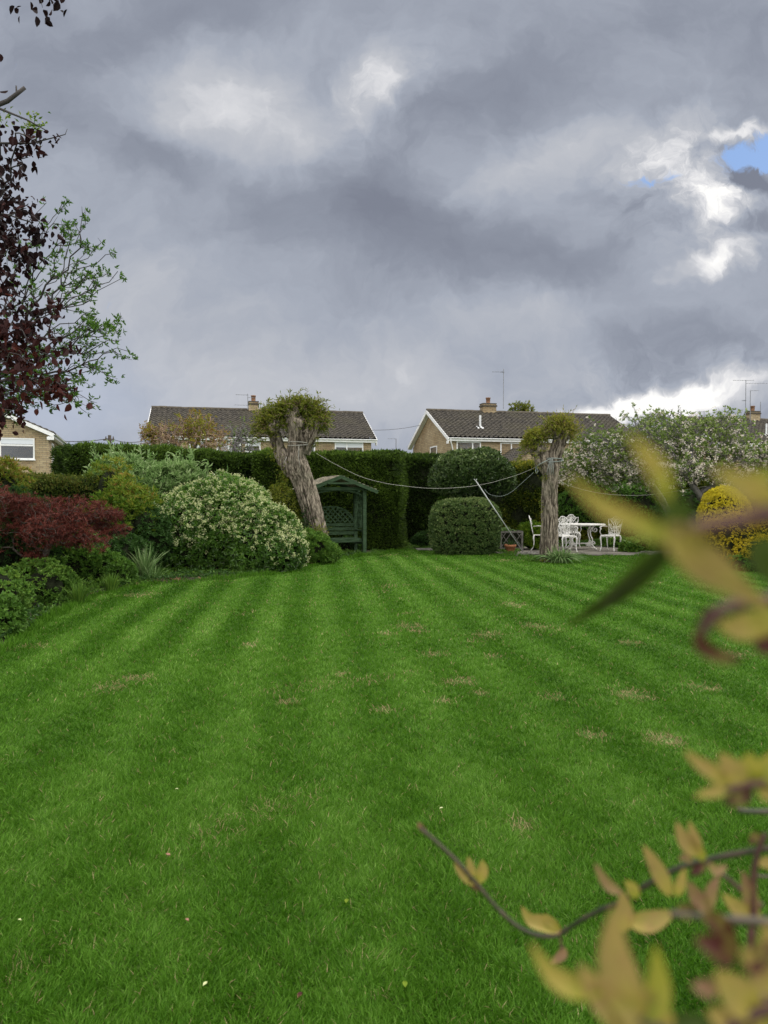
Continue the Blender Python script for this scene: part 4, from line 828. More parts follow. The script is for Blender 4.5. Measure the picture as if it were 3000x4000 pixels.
def fist(c, r, seed):
    nu, nv = 44, 26; u = np.linspace(0, 2 * np.pi, nu, endpoint=False); vv = np.linspace(.03, np.pi - .03, nv)
    g = np.stack([np.outer(np.sin(vv), np.cos(u)), np.outer(np.sin(vv), np.sin(u)), np.outer(np.cos(vv), np.ones(nu))], -1).reshape(-1, 3)
    h = 1 - np.abs(nz(g * 1.5, 2.2, seed)); p = np.array(c) + g * np.array(r) * (.78 + .35 * h + .12 * nz(g, 5, seed + 3))[:, None]
    return p, [(i * nu + j, i * nu + (j + 1) % nu, (i + 1) * nu + (j + 1) % nu, (i + 1) * nu + j) for i in range(nv - 1) for j in range(nu)] + [tuple(range(nu)), tuple((nv - 1) * nu + j for j in range(nu))[::-1]], np.clip(h, 0, 1)
def sprouts(parent, centres, n, L_, lm, seed=1, ln=.075, low=-.35, rb=0.):
    """dense short leafy shoots bursting out of the pollard's knobs"""
    E = np.array(centres); w_ = E[:, 3] ** 2; i = rng.choice(len(E), n, p=w_ / w_.sum()); u = rv(n); u[:, 2] = np.where(u[:, 2] < low, -u[:, 2], u[:, 2]); u = unit(u + np.array((0, 0, .15)))
    p = E[i, :3] + u * E[i, 3:6] * rng.uniform(.75, 1.0, (n, 1)); le = L_ * rng.uniform(.35, 1.2, n) * (1 + .35 * nz(p, 4, seed)) * (1 + .7 * (rng.random(n) < .12)); d = unit(u + rng.normal(0, .45, (n, 3)) + np.array((0, 0, .3)))
    e1 = p + d * le[:, None] * .5; d2 = unit(d + np.array((0, 0, -.45)) + rng.normal(0, .2, (n, 3))); e2 = e1 + d2 * le[:, None] * .5
    Pk = np.stack([p, e1, e2], 1); edges_mesh('shoots', Pk, np.tile([.005, .0035, .0015], (n, 1)), M['pale_twig'], parent, 4)
    K = 9; t = rng.random((n, K)) ** .8; seg = t < .5
    q = np.where(seg[..., None], p[:, None] + (e1 - p)[:, None] * (t * 2)[..., None], e1[:, None] + (e2 - e1)[:, None] * (t * 2 - 1)[..., None]).reshape(-1, 3)
    dd = unit(np.repeat(unit(d + d2), K, 0) * .8 + rng.normal(0, .65, (n * K, 3)) + np.array((0, 0, -.1))); l_ = ln * rng.uniform(.5, 1.25, n * K)
    leaves('crown', q, dd, l_, l_ * .24, .45 + rb + np.repeat(nz(p, 4, seed + 2) * .15 + u[:, 2] * .15, K) + rng.normal(0, .15, n * K), lm, parent)
D1 = 17.4
r1 = root('pollarded_tree', 'thick leaning pollard with a mop of short green shoots, left of the green arbour', 'tree', (-1.50, D1, 0), 0, 'pollarded trees that hold the washing line')
m = MB()
pts = [P(1268, 2195, D1), P(1245, 2110, D1), P(1218, 1990, D1), P(1188, 1890, D1), P(1158, 1815, D1), P(1158, 1760, D1), P(1160, 1700, D1), P(1150, 1640, D1), P(1146, 1605, D1)]
pts[0][2] = -.05
m.add(*trunk_tube(pts, [.28, .235, .232, .238, .255, .20, .185, .175, .13], 110, 80, 3, .034)[:2], at=trunk_tube(pts, [.28, .235, .232, .238, .255, .20, .185, .175, .13], 110, 80, 3, .034)[2])
pts = [P(1150, 1850, D1 + .1), P(1110, 1790, D1 + .15), P(1088, 1740, D1 + .2), P(1074, 1700, D1 + .22), P(1060, 1660, D1 + .22)]
tv = trunk_tube(pts, [.20, .17, .135, .135, .12], 50, 48, 7, .028); m.add(tv[0], tv[1], at=tv[2])
pts = [P(1185, 1770, D1 - .02), P(1205, 1720, D1 - .05), P(1222, 1680, D1 - .05), P(1232, 1645, D1 - .05)]
tv = trunk_tube(pts, [.13, .125, .13, .11], 40, 48, 9, .03); m.add(tv[0], tv[1], at=tv[2])
for cpx, cpy, rr, sd_ in ((1140, 1625, (.16, .17, .17), 1), (1168, 1655, (.17, .18, .17), 2), (1072, 1668, (.14, .14, .14), 3), (1222, 1655, (.13, .14, .13), 4), (1200, 1690, (.11, .14, .12), 5), (1155, 1610, (.1, .1, .13), 8)):
    q = fist(P(cpx, cpy, D1 - .03), rr, sd_); m.add(q[0], q[1], at=q[2])
m.build('trunk', M['bark'], r1, True, True)
CH1 = [(*P(1068, 1650, D1 + .1), .27, .24, .22), (*P(1130, 1612, D1 + .2), .26, .22, .17), (*P(1200, 1618, D1 + .18), .26, .22, .17), (*P(1245, 1650, D1 + .08), .13, .2, .18), (*P(1035, 1700, D1 + .1), .12, .16, .18), (*P(1230, 1668, D1 - .06), .12, .10, .12), (*P(1170, 1590, D1 - .05), .14, .1, .08)]
sprouts(r1, CH1, 1150, .30, M['l_willow'], 5, .10, low=-.7)
# suckers and ivy on the stem
def stem_growth(parent, spots, lm, name='ivy', ln=.05, wd=.03):
    bs_, ds = [], []
    for (c, rr, k) in spots:
        q = np.array(c) + rng.normal(0, 1, (k, 3)) * np.array(rr); bs_.append(q); ds.append(rng.normal(0, 1, (k, 3)) + np.array((0, -.4, .2)))
    b = np.concatenate(bs_); b[:, 2] = np.maximum(b[:, 2], .03)
    leaves(name, b, np.concatenate(ds), ln * rng.uniform(.6, 1.3, len(b)), wd, .45 + rng.normal(0, .2, len(b)), lm, parent)
stem_growth(r1, [(P(1190, 2010, D1 - .15), (.05, .05, .25), 130), (P(1180, 2080, D1 - .2), (.09, .06, .14), 170), (P(1205, 2040, D1 - .2), (.07, .05, .12), 120)], M['l_dark'])
stem_growth(r1, [(P(1240, 2075, D1 - .3), (.12, .06, .08), 240), (P(1150, 2000, D1), (.07, .07, .2), 200), (P(1110, 1880, D1), (.09, .09, .3), 420), (P(1095, 1960, D1 + .1), (.12, .1, .25), 360), (P(1065, 1765, D1), (.06, .06, .1), 90), (P(1232, 1720, D1), (.05, .05, .1), 110), (P(1215, 1740, D1), (.05, .05, .06), 70)], M['l_willow'], 'side_shoots', .07, .018)
# rope round the fork
m = MB(); c = P(1168, 1738, D1); t = np.linspace(0, 2 * np.pi, 28); rp = lambda cc, a, b, tilt: np.stack([cc[0] + a * np.cos(t), cc[1] + b * np.sin(t), cc[2] + tilt * np.sin(t + .5)], 1)
m.tube(rp(c, .26, .26, .03), .008, 5); m.tube(rp(c + np.array((0, 0, .03)), .262, .262, -.03), .007, 5); m.tube([P(1168, 1740, D1 - .28), P(1166, 1790, D1 - .32), P(1173, 1825, D1 - .33)], .006, 5); m.tube([P(1120, 1785, D1 - .3), P(1108, 1810, D1 - .3)], .006, 5)
m.build('rope_binding', M['rope'], r1, True, True)

D2 = 17.0
r2 = root('pollarded_tree', 'straight upright pollard with two leafy knobs, in front of the white table', 'tree', (P(2146, 2195, D2)[0], D2, 0), 0, 'pollarded trees that hold the washing line')
m = MB(); pts = [P(2146, 2200, D2), P(2144, 2120, D2), P(2146, 2020, D2), P(2146, 1920, D2), P(2152, 1840, D2), P(2165, 1790, D2), P(2182, 1735, D2), P(2195, 1700, D2)]; pts[0][2] = -.03
rd_ = [.215, .19, .175, .17, .18, .16, .15, .15]; tv = trunk_tube(pts, rd_, 110, 72, 13, .026); m.add(tv[0], tv[1], at=tv[2])
pts = [P(2145, 1850, D2), P(2122, 1800, D2), P(2108, 1760, D2), P(2100, 1735, D2)]; tv = trunk_tube(pts, [.15, .14, .15, .15], 40, 48, 15, .03); m.add(tv[0], tv[1], at=tv[2])
for cpx, cpy, rr, sd_ in ((2102, 1760, (.17, .17, .20), 21), (2110, 1800, (.13, .14, .16), 22), (2192, 1700, (.18, .18, .16), 23), (2100, 1725, (.15, .15, .13), 24)):
    q = fist(P(cpx, cpy, D2 - .02), rr, sd_); m.add(q[0], q[1], at=q[2])
m.build('trunk', M['bark'], r2, True, True)
sprouts(r2, [(*P(2182, 1685, D2), .22, .22, .19), (*P(2088, 1718, D2), .17, .2, .15), (*P(2068, 1775, D2), .12, .16, .26), (*P(2215, 1700, D2), .10, .12, .14)], 850, .24, M['l_willow'], 9, .085, rb=.05, low=-.6)
stem_growth(r2, [(P(2130, 1868, D2 - .15), (.07, .05, .04), 60), (P(2115, 1975, D2 - .1), (.03, .05, .2), 40), (P(2125, 2190, D2 - .15), (.05, .04, .04), 60)], M['l_willow'], 'side_shoots', .06, .018)
m = MB(); c = P(2160, 1800, D2); m.tube(rp(c, .225, .215, .035), .010, 5); m.tube(rp(c + np.array((0, 0, .03)), .22, .21, -.02), .010, 5)
m.tube([P(2090, 1828, D2 - .1), P(2110, 1812, D2 - .25), P(2150, 1792, D2 - .25)], .010, 5); m.tube([P(2096, 1822, D2 - .1), P(2092, 1840, D2 - .15), P(2096, 1852, D2 - .15), P(2102, 1840, D2 - .15), P(2096, 1824, D2 - .12)], .009, 5)
for k in range(4): m.tube([P(2150 + k * 3, 1792, D2 - .24), P(2140 + k * 7, 1830, D2 - .25), P(2136 + k * 8, 1855, D2 - .25)], .006, 5)
m.build('rope_binding', M['blue_rope'], r2, True, True)

wire('washing_line', 'long pale washing line sagging from the leaning pollard to the upright pollard', 'washing line', [P(1235, 1770, D1), P(1300, 1808, D1), P(1400, 1858, D1), P(1480, 1882, D1), P(1560, 1896, D1), P(1700, 1908, D1 - .1), P(1860, 1897, D1 - .15), P(1990, 1865, D1 - .2), P(2075, 1833, D2 + .05), P(2130, 1800, D2 - .22)], .0042, M['rope'])
wire('washing_line', 'slack loop of line hanging below the washing line beside the prop', 'washing line', [P(1893, 1912, D2 + .2), P(1915, 1932, D2 + .1), P(1960, 1938, D2), P(2000, 1920, D2), P(2040, 1885, D2 - .1), P(2085, 1845, D2 - .1)], .0035, M['blue_rope'])
wire('washing_line', 'line running right from the upright pollard into the apple tree', 'washing line', [P(2185, 1880, D2), P(2250, 1905, D2 + .3), P(2340, 1926, D2 + .6), P(2450, 1935, D2 + .9), P(2560, 1930, D2 + 1.2), P(2760, 1900, D2 + 1.6)], .0042, M['rope'])
a, b = P(1860, 1880, 17.2), P(2049, 2166, 19.2); b[2] = .0
r_ = root('washing_line_prop', 'long thin grey pole propping the washing line, leaning over the square bush', 'pole', tuple(b)); m = MB(); m.tube([(0, 0, 0), tuple(a - b)], .013, 8); m.build('shaft', M['alu'], r_, False, True)
m = MB(); t_ = unit(a - b); m.tube([a - b, a - b + t_ * .05 + np.array((-.03, 0, .02))], .009, 6); m.tube([a - b, a - b + t_ * .05 + np.array((.03, 0, .02))], .009, 6); m.build('fork', M['alu'], r_)

# ------------------------------------------------------------------ arbour
c = P(1322, 2172, 18.75)
ar = root('garden_arbour', 'dark green wooden arbour seat with pitched shingle roof, against the hedge', 'arbour', (c[0], c[1], 0), R(22))
hw, dp, ph = .70, .68, 1.72
for (x, y) in ((hw, 0), (-hw, 0), (hw, dp), (-hw, dp)):
    m = MB(); m.box(x - .045, x + .045, y - .045, y + .045, 0, ph); m.build('post', M['greenwood'], ar)
def roofside(s_):
    m = MB(); n = 9; x0, z0, x1, z1 = hw + .26, 1.66, 0.0, 2.02
    for k in range(n):
        a0, a1 = k / n, (k + 1) / n + .03; p = lambda a, e: (s_ * (x0 + (x1 - x0) * a), z0 + (z1 - z0) * a + e)
        (xa, za), (xb, zb) = p(a0, .035), p(min(a1, 1), .012); ny = 9
        for j in range(ny):
            ya, yb = -.20 + j * 1.35 / ny, -.20 + (j + .94) * 1.35 / ny; e = rng.uniform(0, .006)
            v_ = [(xa, ya, za + e), (xa, yb, za + e), (xb, yb, zb + e), (xb, ya, zb + e), (xa, ya, za + e - .02), (xa, yb, za + e - .02), (xb, yb, zb - .012), (xb, ya, zb - .012)]
            m.add(v_, [(0, 1, 2, 3), (4, 7, 6, 5), (0, 4, 5, 1), (1, 5, 6, 2), (2, 6, 7, 3), (3, 7, 4, 0)])
    return m
for s_ in (-1, 1): roofside(s_).build('roof_slope', M['shingle'], ar)
for y in (-.215, 1.16):
    for s_ in (-1, 1): m = MB(); m.bar((s_ * (hw + .29), y, 1.615), (s_ * .0, y, 1.995), .03, .09); m.build('bargeboard', M['greenwood'], ar)
m = MB(); m.bar((-.36, -.24, 1.835), (.36, -.24, 1.835), .03, .045); m.bar((-hw - .1, 0, 1.70), (hw + .1, 0, 1.70), .05, .08); m.bar((-hw - .1, dp, 1.70), (hw + .1, dp, 1.70), .05, .08)
for s_ in (-1, 1): m.bar((s_ * hw, -.15, 1.70), (s_ * hw, dp + .15, 1.70), .05, .075)
t = np.linspace(0, np.pi, 13)
for a_, b_ in zip(t[:-1], t[1:]): m.bar((hw * .93 * math.cos(a_), .05, 1.50 + .16 * math.sin(a_)), (hw * .93 * math.cos(b_), .05, 1.50 + .16 * math.sin(b_)), .025, .04)
m.build('beam', M['greenwood'], ar)
m = MB(); 
for k in range(4): m.box(-hw + .05, hw - .05, .10 + k * .13, .10 + k * .13 + .11, .40, .425)
m.box(-hw + .046, hw - .046, .055, .08, .33, .42); m.build('seat', M['greenwood'], ar)
m = MB()
for z in (.50, .61, .72): m.box(-hw + .046, hw - .046, dp - .03, dp - .008, z, z + .085)
m.build('backrest', M['greenwood'], ar)
m = MB(); cl_ = lambda x: .82 + .42 * math.sqrt(max(0, 1 - (x / (hw * .93)) ** 2)) + .0
for s_ in (-1, 1):
    for k in range(-9, 10):
        x0 = k * .135; pts = []
        for q in np.linspace(0, .62, 40):
            x = x0 + s_ * q * .95; z = .82 + q
            if abs(x) < hw * .9 and z < cl_(x): pts.append((x, dp - .02 + .008 * s_, z))
        if len(pts) > 2: m.bar(pts[0], pts[-1], .034, .014, up=(0, 1, 0))
for a_, b_ in zip(t[:-1], t[1:]): m.bar((hw * .92 * math.cos(a_), dp - .02, .82 + .42 * math.sin(a_)), (hw * .92 * math.cos(b_), dp - .02, .82 + .42 * math.sin(b_)), .03, .04)
m.build('lattice', M['greenwood'], ar)
for s_ in (-1, 1):
    m = MB(); m.bar((s_ * hw, .04, .62), (s_ * hw, dp - .04, .62), .05, .04); m.bar((s_ * hw, .04, .30), (s_ * hw, dp - .04, .30), .03, .07)
    for k in range(6):
        for q in (-1, 1):
            y0 = .06 + k * .1; y1 = y0 + q * .28
            if .03 < y1 < dp - .03: m.bar((s_ * (hw + .008 * q), y0, .68), (s_ * (hw + .008 * q), y1, 1.62), .010, .022, up=(1, 0, 0))
    m.build('side_panel', M['greenwood'], ar)

# ------------------------------------------------------------------ white cast furniture
def spiral(c, r0, r1, a0, turns, n=16):
    t = np.linspace(0, 1, n); r_ = r0 + (r1 - r0) * t; a = a0 + turns * 2 * np.pi * t; return [(c[0] + r_[i] * math.cos(a[i]), c[1] + r_[i] * math.sin(a[i])) for i in range(n)]
def scroll(m, pts2, T, r=.008, mirror=True, ref=(0, 1, 0)):
    for s_ in ((1, -1) if mirror else (1,)): m.tube([T(s_ * x, z) for x, z in pts2], r, 6, ref=ref)
def make_chair(label):
    r_ = root('garden_chair', label, 'chair', (0, 0, 0), 0, 'white cast-iron chairs round the table')
    sw, sd_, sh = .205, .20, .43; back = lambda x, z: (x, sd_ - .01 + (z - sh) * .22 + .03 * (1 - (x / .2) ** 2) * .6, z)
    m = MB(); t = np.linspace(0, 2 * np.pi, 36, endpoint=False); ring = [(sw * np.sign(math.cos(a)) * abs(math.cos(a)) ** .6, sd_ * np.sign(math.sin(a)) * abs(math.sin(a)) ** .6) for a in t]
    n = len(ring); v_ = [(x, y, sh + dz) for dz in (-.018, .004) for x, y in ring]; m.add(v_, [tuple(range(n))[::-1], tuple(range(n, 2 * n))] + [(i, (i + 1) % n, n + (i + 1) % n, n + i) for i in range(n)])
    m.tube([(x * 1.02, y * 1.02, sh - .012) for x, y in ring + ring[:1]], .013, 6, ref=(0, 0, 1)); m.build('seat', M['white_paint'], r_)
    m = MB() # back: shield outline with crest, filled with scrollwork
    out = [(-.155, .45), (-.165, .55), (-.175, .66), (-.20, .78), (-.205, .86), (-.15, .85), (-.10, .875), (-.055, .925), (0, .945), (.055, .925), (.10, .875), (.15, .85), (.205, .86), (.20, .78), (.175, .66), (.165, .55), (.155, .45), (0, .435), (-.155, .45)]
    m.tube([back(x, z) for x, z in out], .0125, 6, ref=(0, 1, .2))
    for c_, r0, a0, tu in (((.085, .79), .055, .3, 1.3), ((.075, .64), .06, 2.5, 1.4), ((.08, .52), .05, -1.2, 1.2), ((.13, .70), .03, 0, 1.0)): scroll(m, spiral(c_, r0, .010, a0, tu, 20), back, .0085)
    for cv_ in ([(0, .44), (.01, .56), (0, .68), (.012, .8), (0, .94)], [(.0, .50), (.05, .58), (.03, .70), (.07, .74), (.15, .84)], [(.0, .62), (.06, .72), (.02, .82), (.06, .9)], [(.15, .47), (.10, .57), (.13, .63), (.17, .72)], [(.0, .87), (.05, .85), (.10, .87)], [(0, .455), (.07, .475), (.14, .46)]): scroll(m, cv_, back, .009)
    m.build('backrest', M['white_paint'], r_, False, True)
    for (sx, sy) in ((-1, -1), (1, -1), (-1, 1), (1, 1)):
        x, y = sx * .18, sy * .17; m = MB(); q = .5 if sy < 0 else 1.3
        m.tube([(x, y, sh - .01), (x + sx * .022, y + sy * .012 * q, sh - .08), (x + sx * .012, y + sy * .004, .22), (x + sx * .002, y + sy * .01 * q, .10), (x + sx * .02, y + sy * .05 * q, .02), (x + sx * .03, y + sy * .065 * q, .0)], [.024, .026, .016, .012, .014, .020], 8, ref=(0, 1, 0)); m.build('leg', M['white_paint'], r_, False, True)
    for sx in (-1, 1):
        m = MB(); T = lambda x, z: (sx * (.21 + x * .1), -z, 0)
        m.tube([(sx * .19, .19, .66), (sx * .235, .05, .675), (sx * .24, -.10, .665), (sx * .235, -.165, .64)], .013, 6); m.tube([(sx * .205, -.13, .43), (sx * .245, -.15, .52), (sx * .23, -.13, .60), (sx * .24, -.165, .645)], .011, 6)
        sp = spiral((-.10, .60), .035, .008, 1.2, 1.3, 14); m.tube([(sx * .238, y, z) for y, z in sp], .008, 5, ref=(1, 0, 0)); m.build('armrest', M['white_paint'], r_, False, True)
    m = MB(); 
    for sgn in (1,): scroll(m, [(0, .37), (.05, .40), (.10, .385), (.16, .41)], lambda x, z: (x, -.2, z), .010)
    m.build('apron', M['white_paint'], r_, False, True)
    return r_
def copy_thing(o, loc, rz, label):
    c_ = o.copy(); COL.objects.link(c_); c_.location = loc; c_.rotation_euler = (0, 0, rz); c_['label'] = label
    for k in o.children:
        q = k.copy(); COL.objects.link(q); q.parent = c_
        for g_ in k.children:
            e = g_.copy(); COL.objects.link(e); e.parent = q
    return c_
ch0 = make_chair('white cast-iron chair on the right of the table, seen from its side')
gz = .018
cc = P(2385, 2140, 20.2); ch0.location = (cc[0], cc[1], gz); ch0.rotation_euler = (0, 0, R(-44))
cc = P(2215, 2140, 19.9); copy_thing(ch0, (cc[0], cc[1], gz), R(8), 'white cast-iron chair facing the camera side, just right of the upright pollard')
cc = P(2248, 2130, 21.9); copy_thing(ch0, (cc[0] - .1, cc[1], gz), R(-8), 'white cast-iron chair on the far side of the table, mostly hidden behind the near chair')
cc = P(2112, 2140, 20.6); copy_thing(ch0, (cc[0], cc[1], gz), R(75), 'white cast-iron chair half hidden behind the left side of the upright pollard')
tx = P(2270, 2140, 20.9); tr_ = root('garden_table', 'oval white cast-iron table between the white chairs on the patio', 'table', (tx[0], tx[1], gz))
m = MB(); t = np.linspace(0, 2 * np.pi, 48, endpoint=False); v_ = [(.66 * math.cos(a), .42 * math.sin(a), z) for z in (.685, .715) for a in t]; m.add(v_, [tuple(range(48))[::-1], tuple(range(48, 96))] + [(i, (i + 1) % 48, 48 + (i + 1) % 48, 48 + i) for i in range(48)])
t2 = np.append(t, t[0]); m.tube([(.66 * math.cos(a), .42 * math.sin(a), .695) for a in t2], .02, 6, ref=(0, 0, 1)); m.tube([(.40 * math.cos(a), .26 * math.sin(a), .665) for a in t2], .014, 6, ref=(0, 0, 1)); m.build('tabletop', M['white_paint'], tr_)
for sx in (-1, 1):
    for sy in (-1, 1):
        m = MB(); d_ = lambda q, z: (sx * (.20 + q * .8), sy * (.10 + q * .45), z)
        m.tube([d_(.18, .68), d_(.10, .62), d_(.02, .52), d_(.04, .40), d_(.10, .28), d_(.08, .14), d_(.16, .05), d_(.24, .0)], [.02, .02, .022, .018, .018, .018, .016, .022], 8, ref=(0, 1, 0))
        m.tube([d_(x - .18, z) for x, z in spiral((.36, .56), .085, .015, 2.0, 1.4, 18)], .012, 6, ref=(0, 1, 0)); m.tube([d_(x, z) for x, z in spiral((.10, .17), .075, .014, -.5, 1.3, 18)], .012, 6, ref=(0, 1, 0)); m.tube([d_(x - .1, z) for x, z in spiral((.10, .14), .065, .014, 2.5, 1.2, 16)], .012, 6, ref=(0, 1, 0))
        m.build('leg', M['white_paint'], tr_, False, True)
m = MB(); m.tube([(-.30, 0, .11), (-.1, 0, .16), (.1, 0, .16), (.30, 0, .11)], .018, 8); m.tube([(-.28, .14, .12), (-.28, 0, .16), (-.28, -.14, .12)], .016, 8); m.tube([(.28, .14, .12), (.28, 0, .16), (.28, -.14, .12)], .016, 8); m.build('stretcher', M['white_paint'], tr_, False, True)

# ------------------------------------------------------------------ planter, pot, kerb stones
c = P(1985, 2140, 20.6); pl = root('wooden_planter', 'grey weathered square planter with crossed slats, behind the terracotta pot', 'planter', (c[0], c[1], 0), R(6))
m = MB(); s_ = .30
for y in (-s_, s_): m.box(-s_, s_, y - .012, y + .012, .06, .54)
for x in (-s_, s_): m.box(x - .011, x + .011, -s_ + .013, s_ - .013, .06, .54)
m.box(-s_ + .02, s_ - .02, -s_ + .02, s_ - .02, .40, .44, 1); m.build('box', [M['dark_core'], M['soil']], pl)
m = MB()
for y in (-s_ - .026,):
    m.bar((-s_, y, .53), (s_, y, .53), .025, .05); m.bar((-s_, y, .08), (s_, y, .08), .025, .05)
    for x in (-s_, s_): m.bar((x, y, 0), (x, y, .55), .04, .05, up=(1, 0, 0))
    for a_, b_ in (((-s_, .10), (.0, .52)), ((0, .10), (s_, .52)), ((s_, .10), (0, .52)), ((0, .10), (-s_, .52)), ((-s_, .31), (-.15, .52)), ((s_, .31), (.15, .52))): m.bar((a_[0], y + .003, a_[1]), (b_[0], y + .003, b_[1]), .018, .028, up=(0, 1, 0))
for x in (-s_ - .02, s_ + .02): m.bar((x, -s_, .53), (x, s_, .53), .02, .05); m.bar((x, -s_, .08), (x, s_, .08), .02, .05)
m.build('frame', M['greywood'], pl)
shrub('potted_perennial', 'low leafy plant growing in the grey wooden planter', 'plant', (c[0], c[1], .42), [(c[0], c[1], .50, .26, .26, .12)], 160, 5, .07, .02, M['l_silver'], 50, .4, .02, 5, 95)
c = P(1993, 2160, 19.3); tp = root('terracotta_pot', 'terracotta flower pot beside the foot of the washing line prop', 'pot', (c[0], c[1], 0)); m = MB()
m.lathe([(.09, 0), (.10, .01), (.135, .19), (.155, .19), (.16, .25), (.14, .25), (.13, .21), (.0, .20)], (0, 0, 0), 24); m.build('body', M['terracotta'], tp, False, True)
m = MB(); m.lathe([(.0, .2), (.128, .2), (.128, .215), (0, .218)], (0, 0, 0), 20); m.build('compost', M['soil'], tp)
q = straps('spiky dead-looking plant in the terracotta pot', (c[0], c[1]), 60, .22, .012, M['l_dark'], .4, rb=-.1, name='potted_plant'); q.location.z = .215
def stone(label, c, sx, sy, sz, seed):
    p, fs, h = fist((0, 0, sz * .45), (sx, sy, sz), seed); p[:, 2] = np.maximum(p[:, 2], 0); r_ = root('edging_stone', label, 'stone', (c[0], c[1], 0)); m = MB(); m.add(p, fs); m.build('rock', M['greywood'], r_, False, True)
stone('flat grey stone between the terracotta pot and the upright pollard', at(2075, 18.9), .30, .12, .07, 3)
stone('small pale stone at the lawn edge right of the terracotta pot', at(2020, 18.55), .035, .03, .025, 5)
stone('flat stone left of the square bush at the lawn edge', at(1668, 20.6), .3, .12, .05, 7)
stone('pale flat stone at the right end of the patio', at(2530, 19.4), .25, .12, .05, 9)

# ------------------------------------------------------------------ blossoming apple trees
def apple(label, base, trunk, ells, n, nl, nb, seed, flow, green=.0):
    r_ = root('apple_tree', label, 'tree', tuple(base), 0, 'blossoming apple trees'); p = crown_points(ells, n, seed, .35, .22)
    Pk, Rk, A, T = skeleton(trunk, p, .4, .0065, .43, .10, .02, .17); edges_mesh('trunk', Pk, Rk, M['grey_bark'], r_, 6)
    # spurs and upright water shoots
    k = 1500; i = rng.integers(0, len(A), k); d = unit(T[i] * .4 + rng.normal(0, .6, (k, 3)) + np.array((0, 0, .55))); L_ = rng.uniform(.08, .34, k)[:, None]
    e = A[i] + d * L_; edges_mesh('spurs', np.stack([A[i], A[i] + d * L_ * .5 + rng.normal(0, .01, (k, 3)), e], 1), np.tile([.007, .005, .003], (k, 1)), M['grey_bark'], r_, 4)
    pts = np.concatenate([A, e, A[i] + d * L_ * .5]); ax = unit(rng.normal(0, .5, pts.shape) + np.array((0, 0, .7)))
    sel = rng.integers(0, len(pts), nl); b, dd = whorl(pts[sel] + rng.normal(0, .05, (nl, 3)), ax[sel], 6, 58); l_ = .07 * rng.uniform(.6, 1.2, len(b))
    leaves('crown', b, dd, l_, l_ * .5, .5 + green + rng.normal(0, .17, len(b)) + np.repeat(nz(pts[sel], 2, seed) * .12, 6), M['l_apple'], r_)
    w_ = np.clip(flow(pts), .02, None); sel = rng.choice(len(pts), nb, p=w_ / w_.sum()); q = pts[sel] + rng.normal(0, .05, (nb, 3))
    blossoms(r_, q, unit(rng.normal(0, 1, q.shape) + np.array((0, -.6, .3))), 5, .026, .028, M['l_blossom'], 'blossom')
    return r_
E1 = [(*P(2330, 1760, 19.2), .75, .8, .60), (*P(2480, 1760, 19.4), .8, .9, .75), (*P(2260, 1830, 18.9), .45, .6, .42), (*P(2420, 1850, 19.0), .8, .8, .42), (*P(2580, 1720, 19.6), .6, .8, .55)]
b = np.array(at(2640, 19.6)); tr_ = [b, P(2630, 2060, 19.6), P(2600, 1980, 19.5), P(2550, 1900, 19.4), P(2500, 1840, 19.3)]
apple('apple tree with pale blossom, its branches reaching left to the upright pollard', b, tr_, E1, 420, 2600, 1000, 101, lambda p: .25 + np.exp(-((p[:, 2] - 2.0) / .5) ** 2) * 1.5, .02)
E2 = [(*P(2720, 1780, 17.8), .75, .8, .75), (*P(2880, 1790, 17.8), .75, .8, .68), (*P(2650, 1850, 17.6), .6, .6, .5), (*P(3020, 1820, 17.8), .7, .8, .7), (*P(2790, 1690, 18.0), .7, .7, .30), (*P(2640, 1690, 18.0), .4, .5, .35)]
b = np.array(at(2800, 18.0)); tr_ = [b, P(2790, 2060, 18), P(2770, 1990, 17.9), P(2735, 1940, 17.8), P(2700, 1890, 17.7)]
apple('apple tree thick with pinkish blossom above the bright yellow shrub', b, tr_, E2, 480, 2600, 1400, 103, lambda p: .35 + np.exp(-((p[:, 2] - 2.1) / .6) ** 2) * 1.5, .0)
# dark shrubs filling below the apple branches
shrub('leafy_shrub', 'deep green bush under the apple branches behind the table', 'shrub', at(2380, 22.5), [(*at(2300, 22.8)[:2], 1.2, 1.0, .6, 1.0), (*at(2480, 22.8)[:2], 1.0, 1.1, .6, 1.0)], 3600, 5, .08, .04, M['l_green'], 60, .3, .16, 3, 105, rb=-.08)
shrub('leafy_shrub', 'dark shrub behind the apple trunks at the right', 'shrub', at(2720, 20.8), [(*at(2680, 21.2)[:2], .8, 1.0, .6, .9), (*at(2900, 21)[:2], 1.0, 1.3, .7, 1.1)], 4000, 5, .075, .04, M['l_dark'], 60, .3, .16, 3, 106, rb=.1)

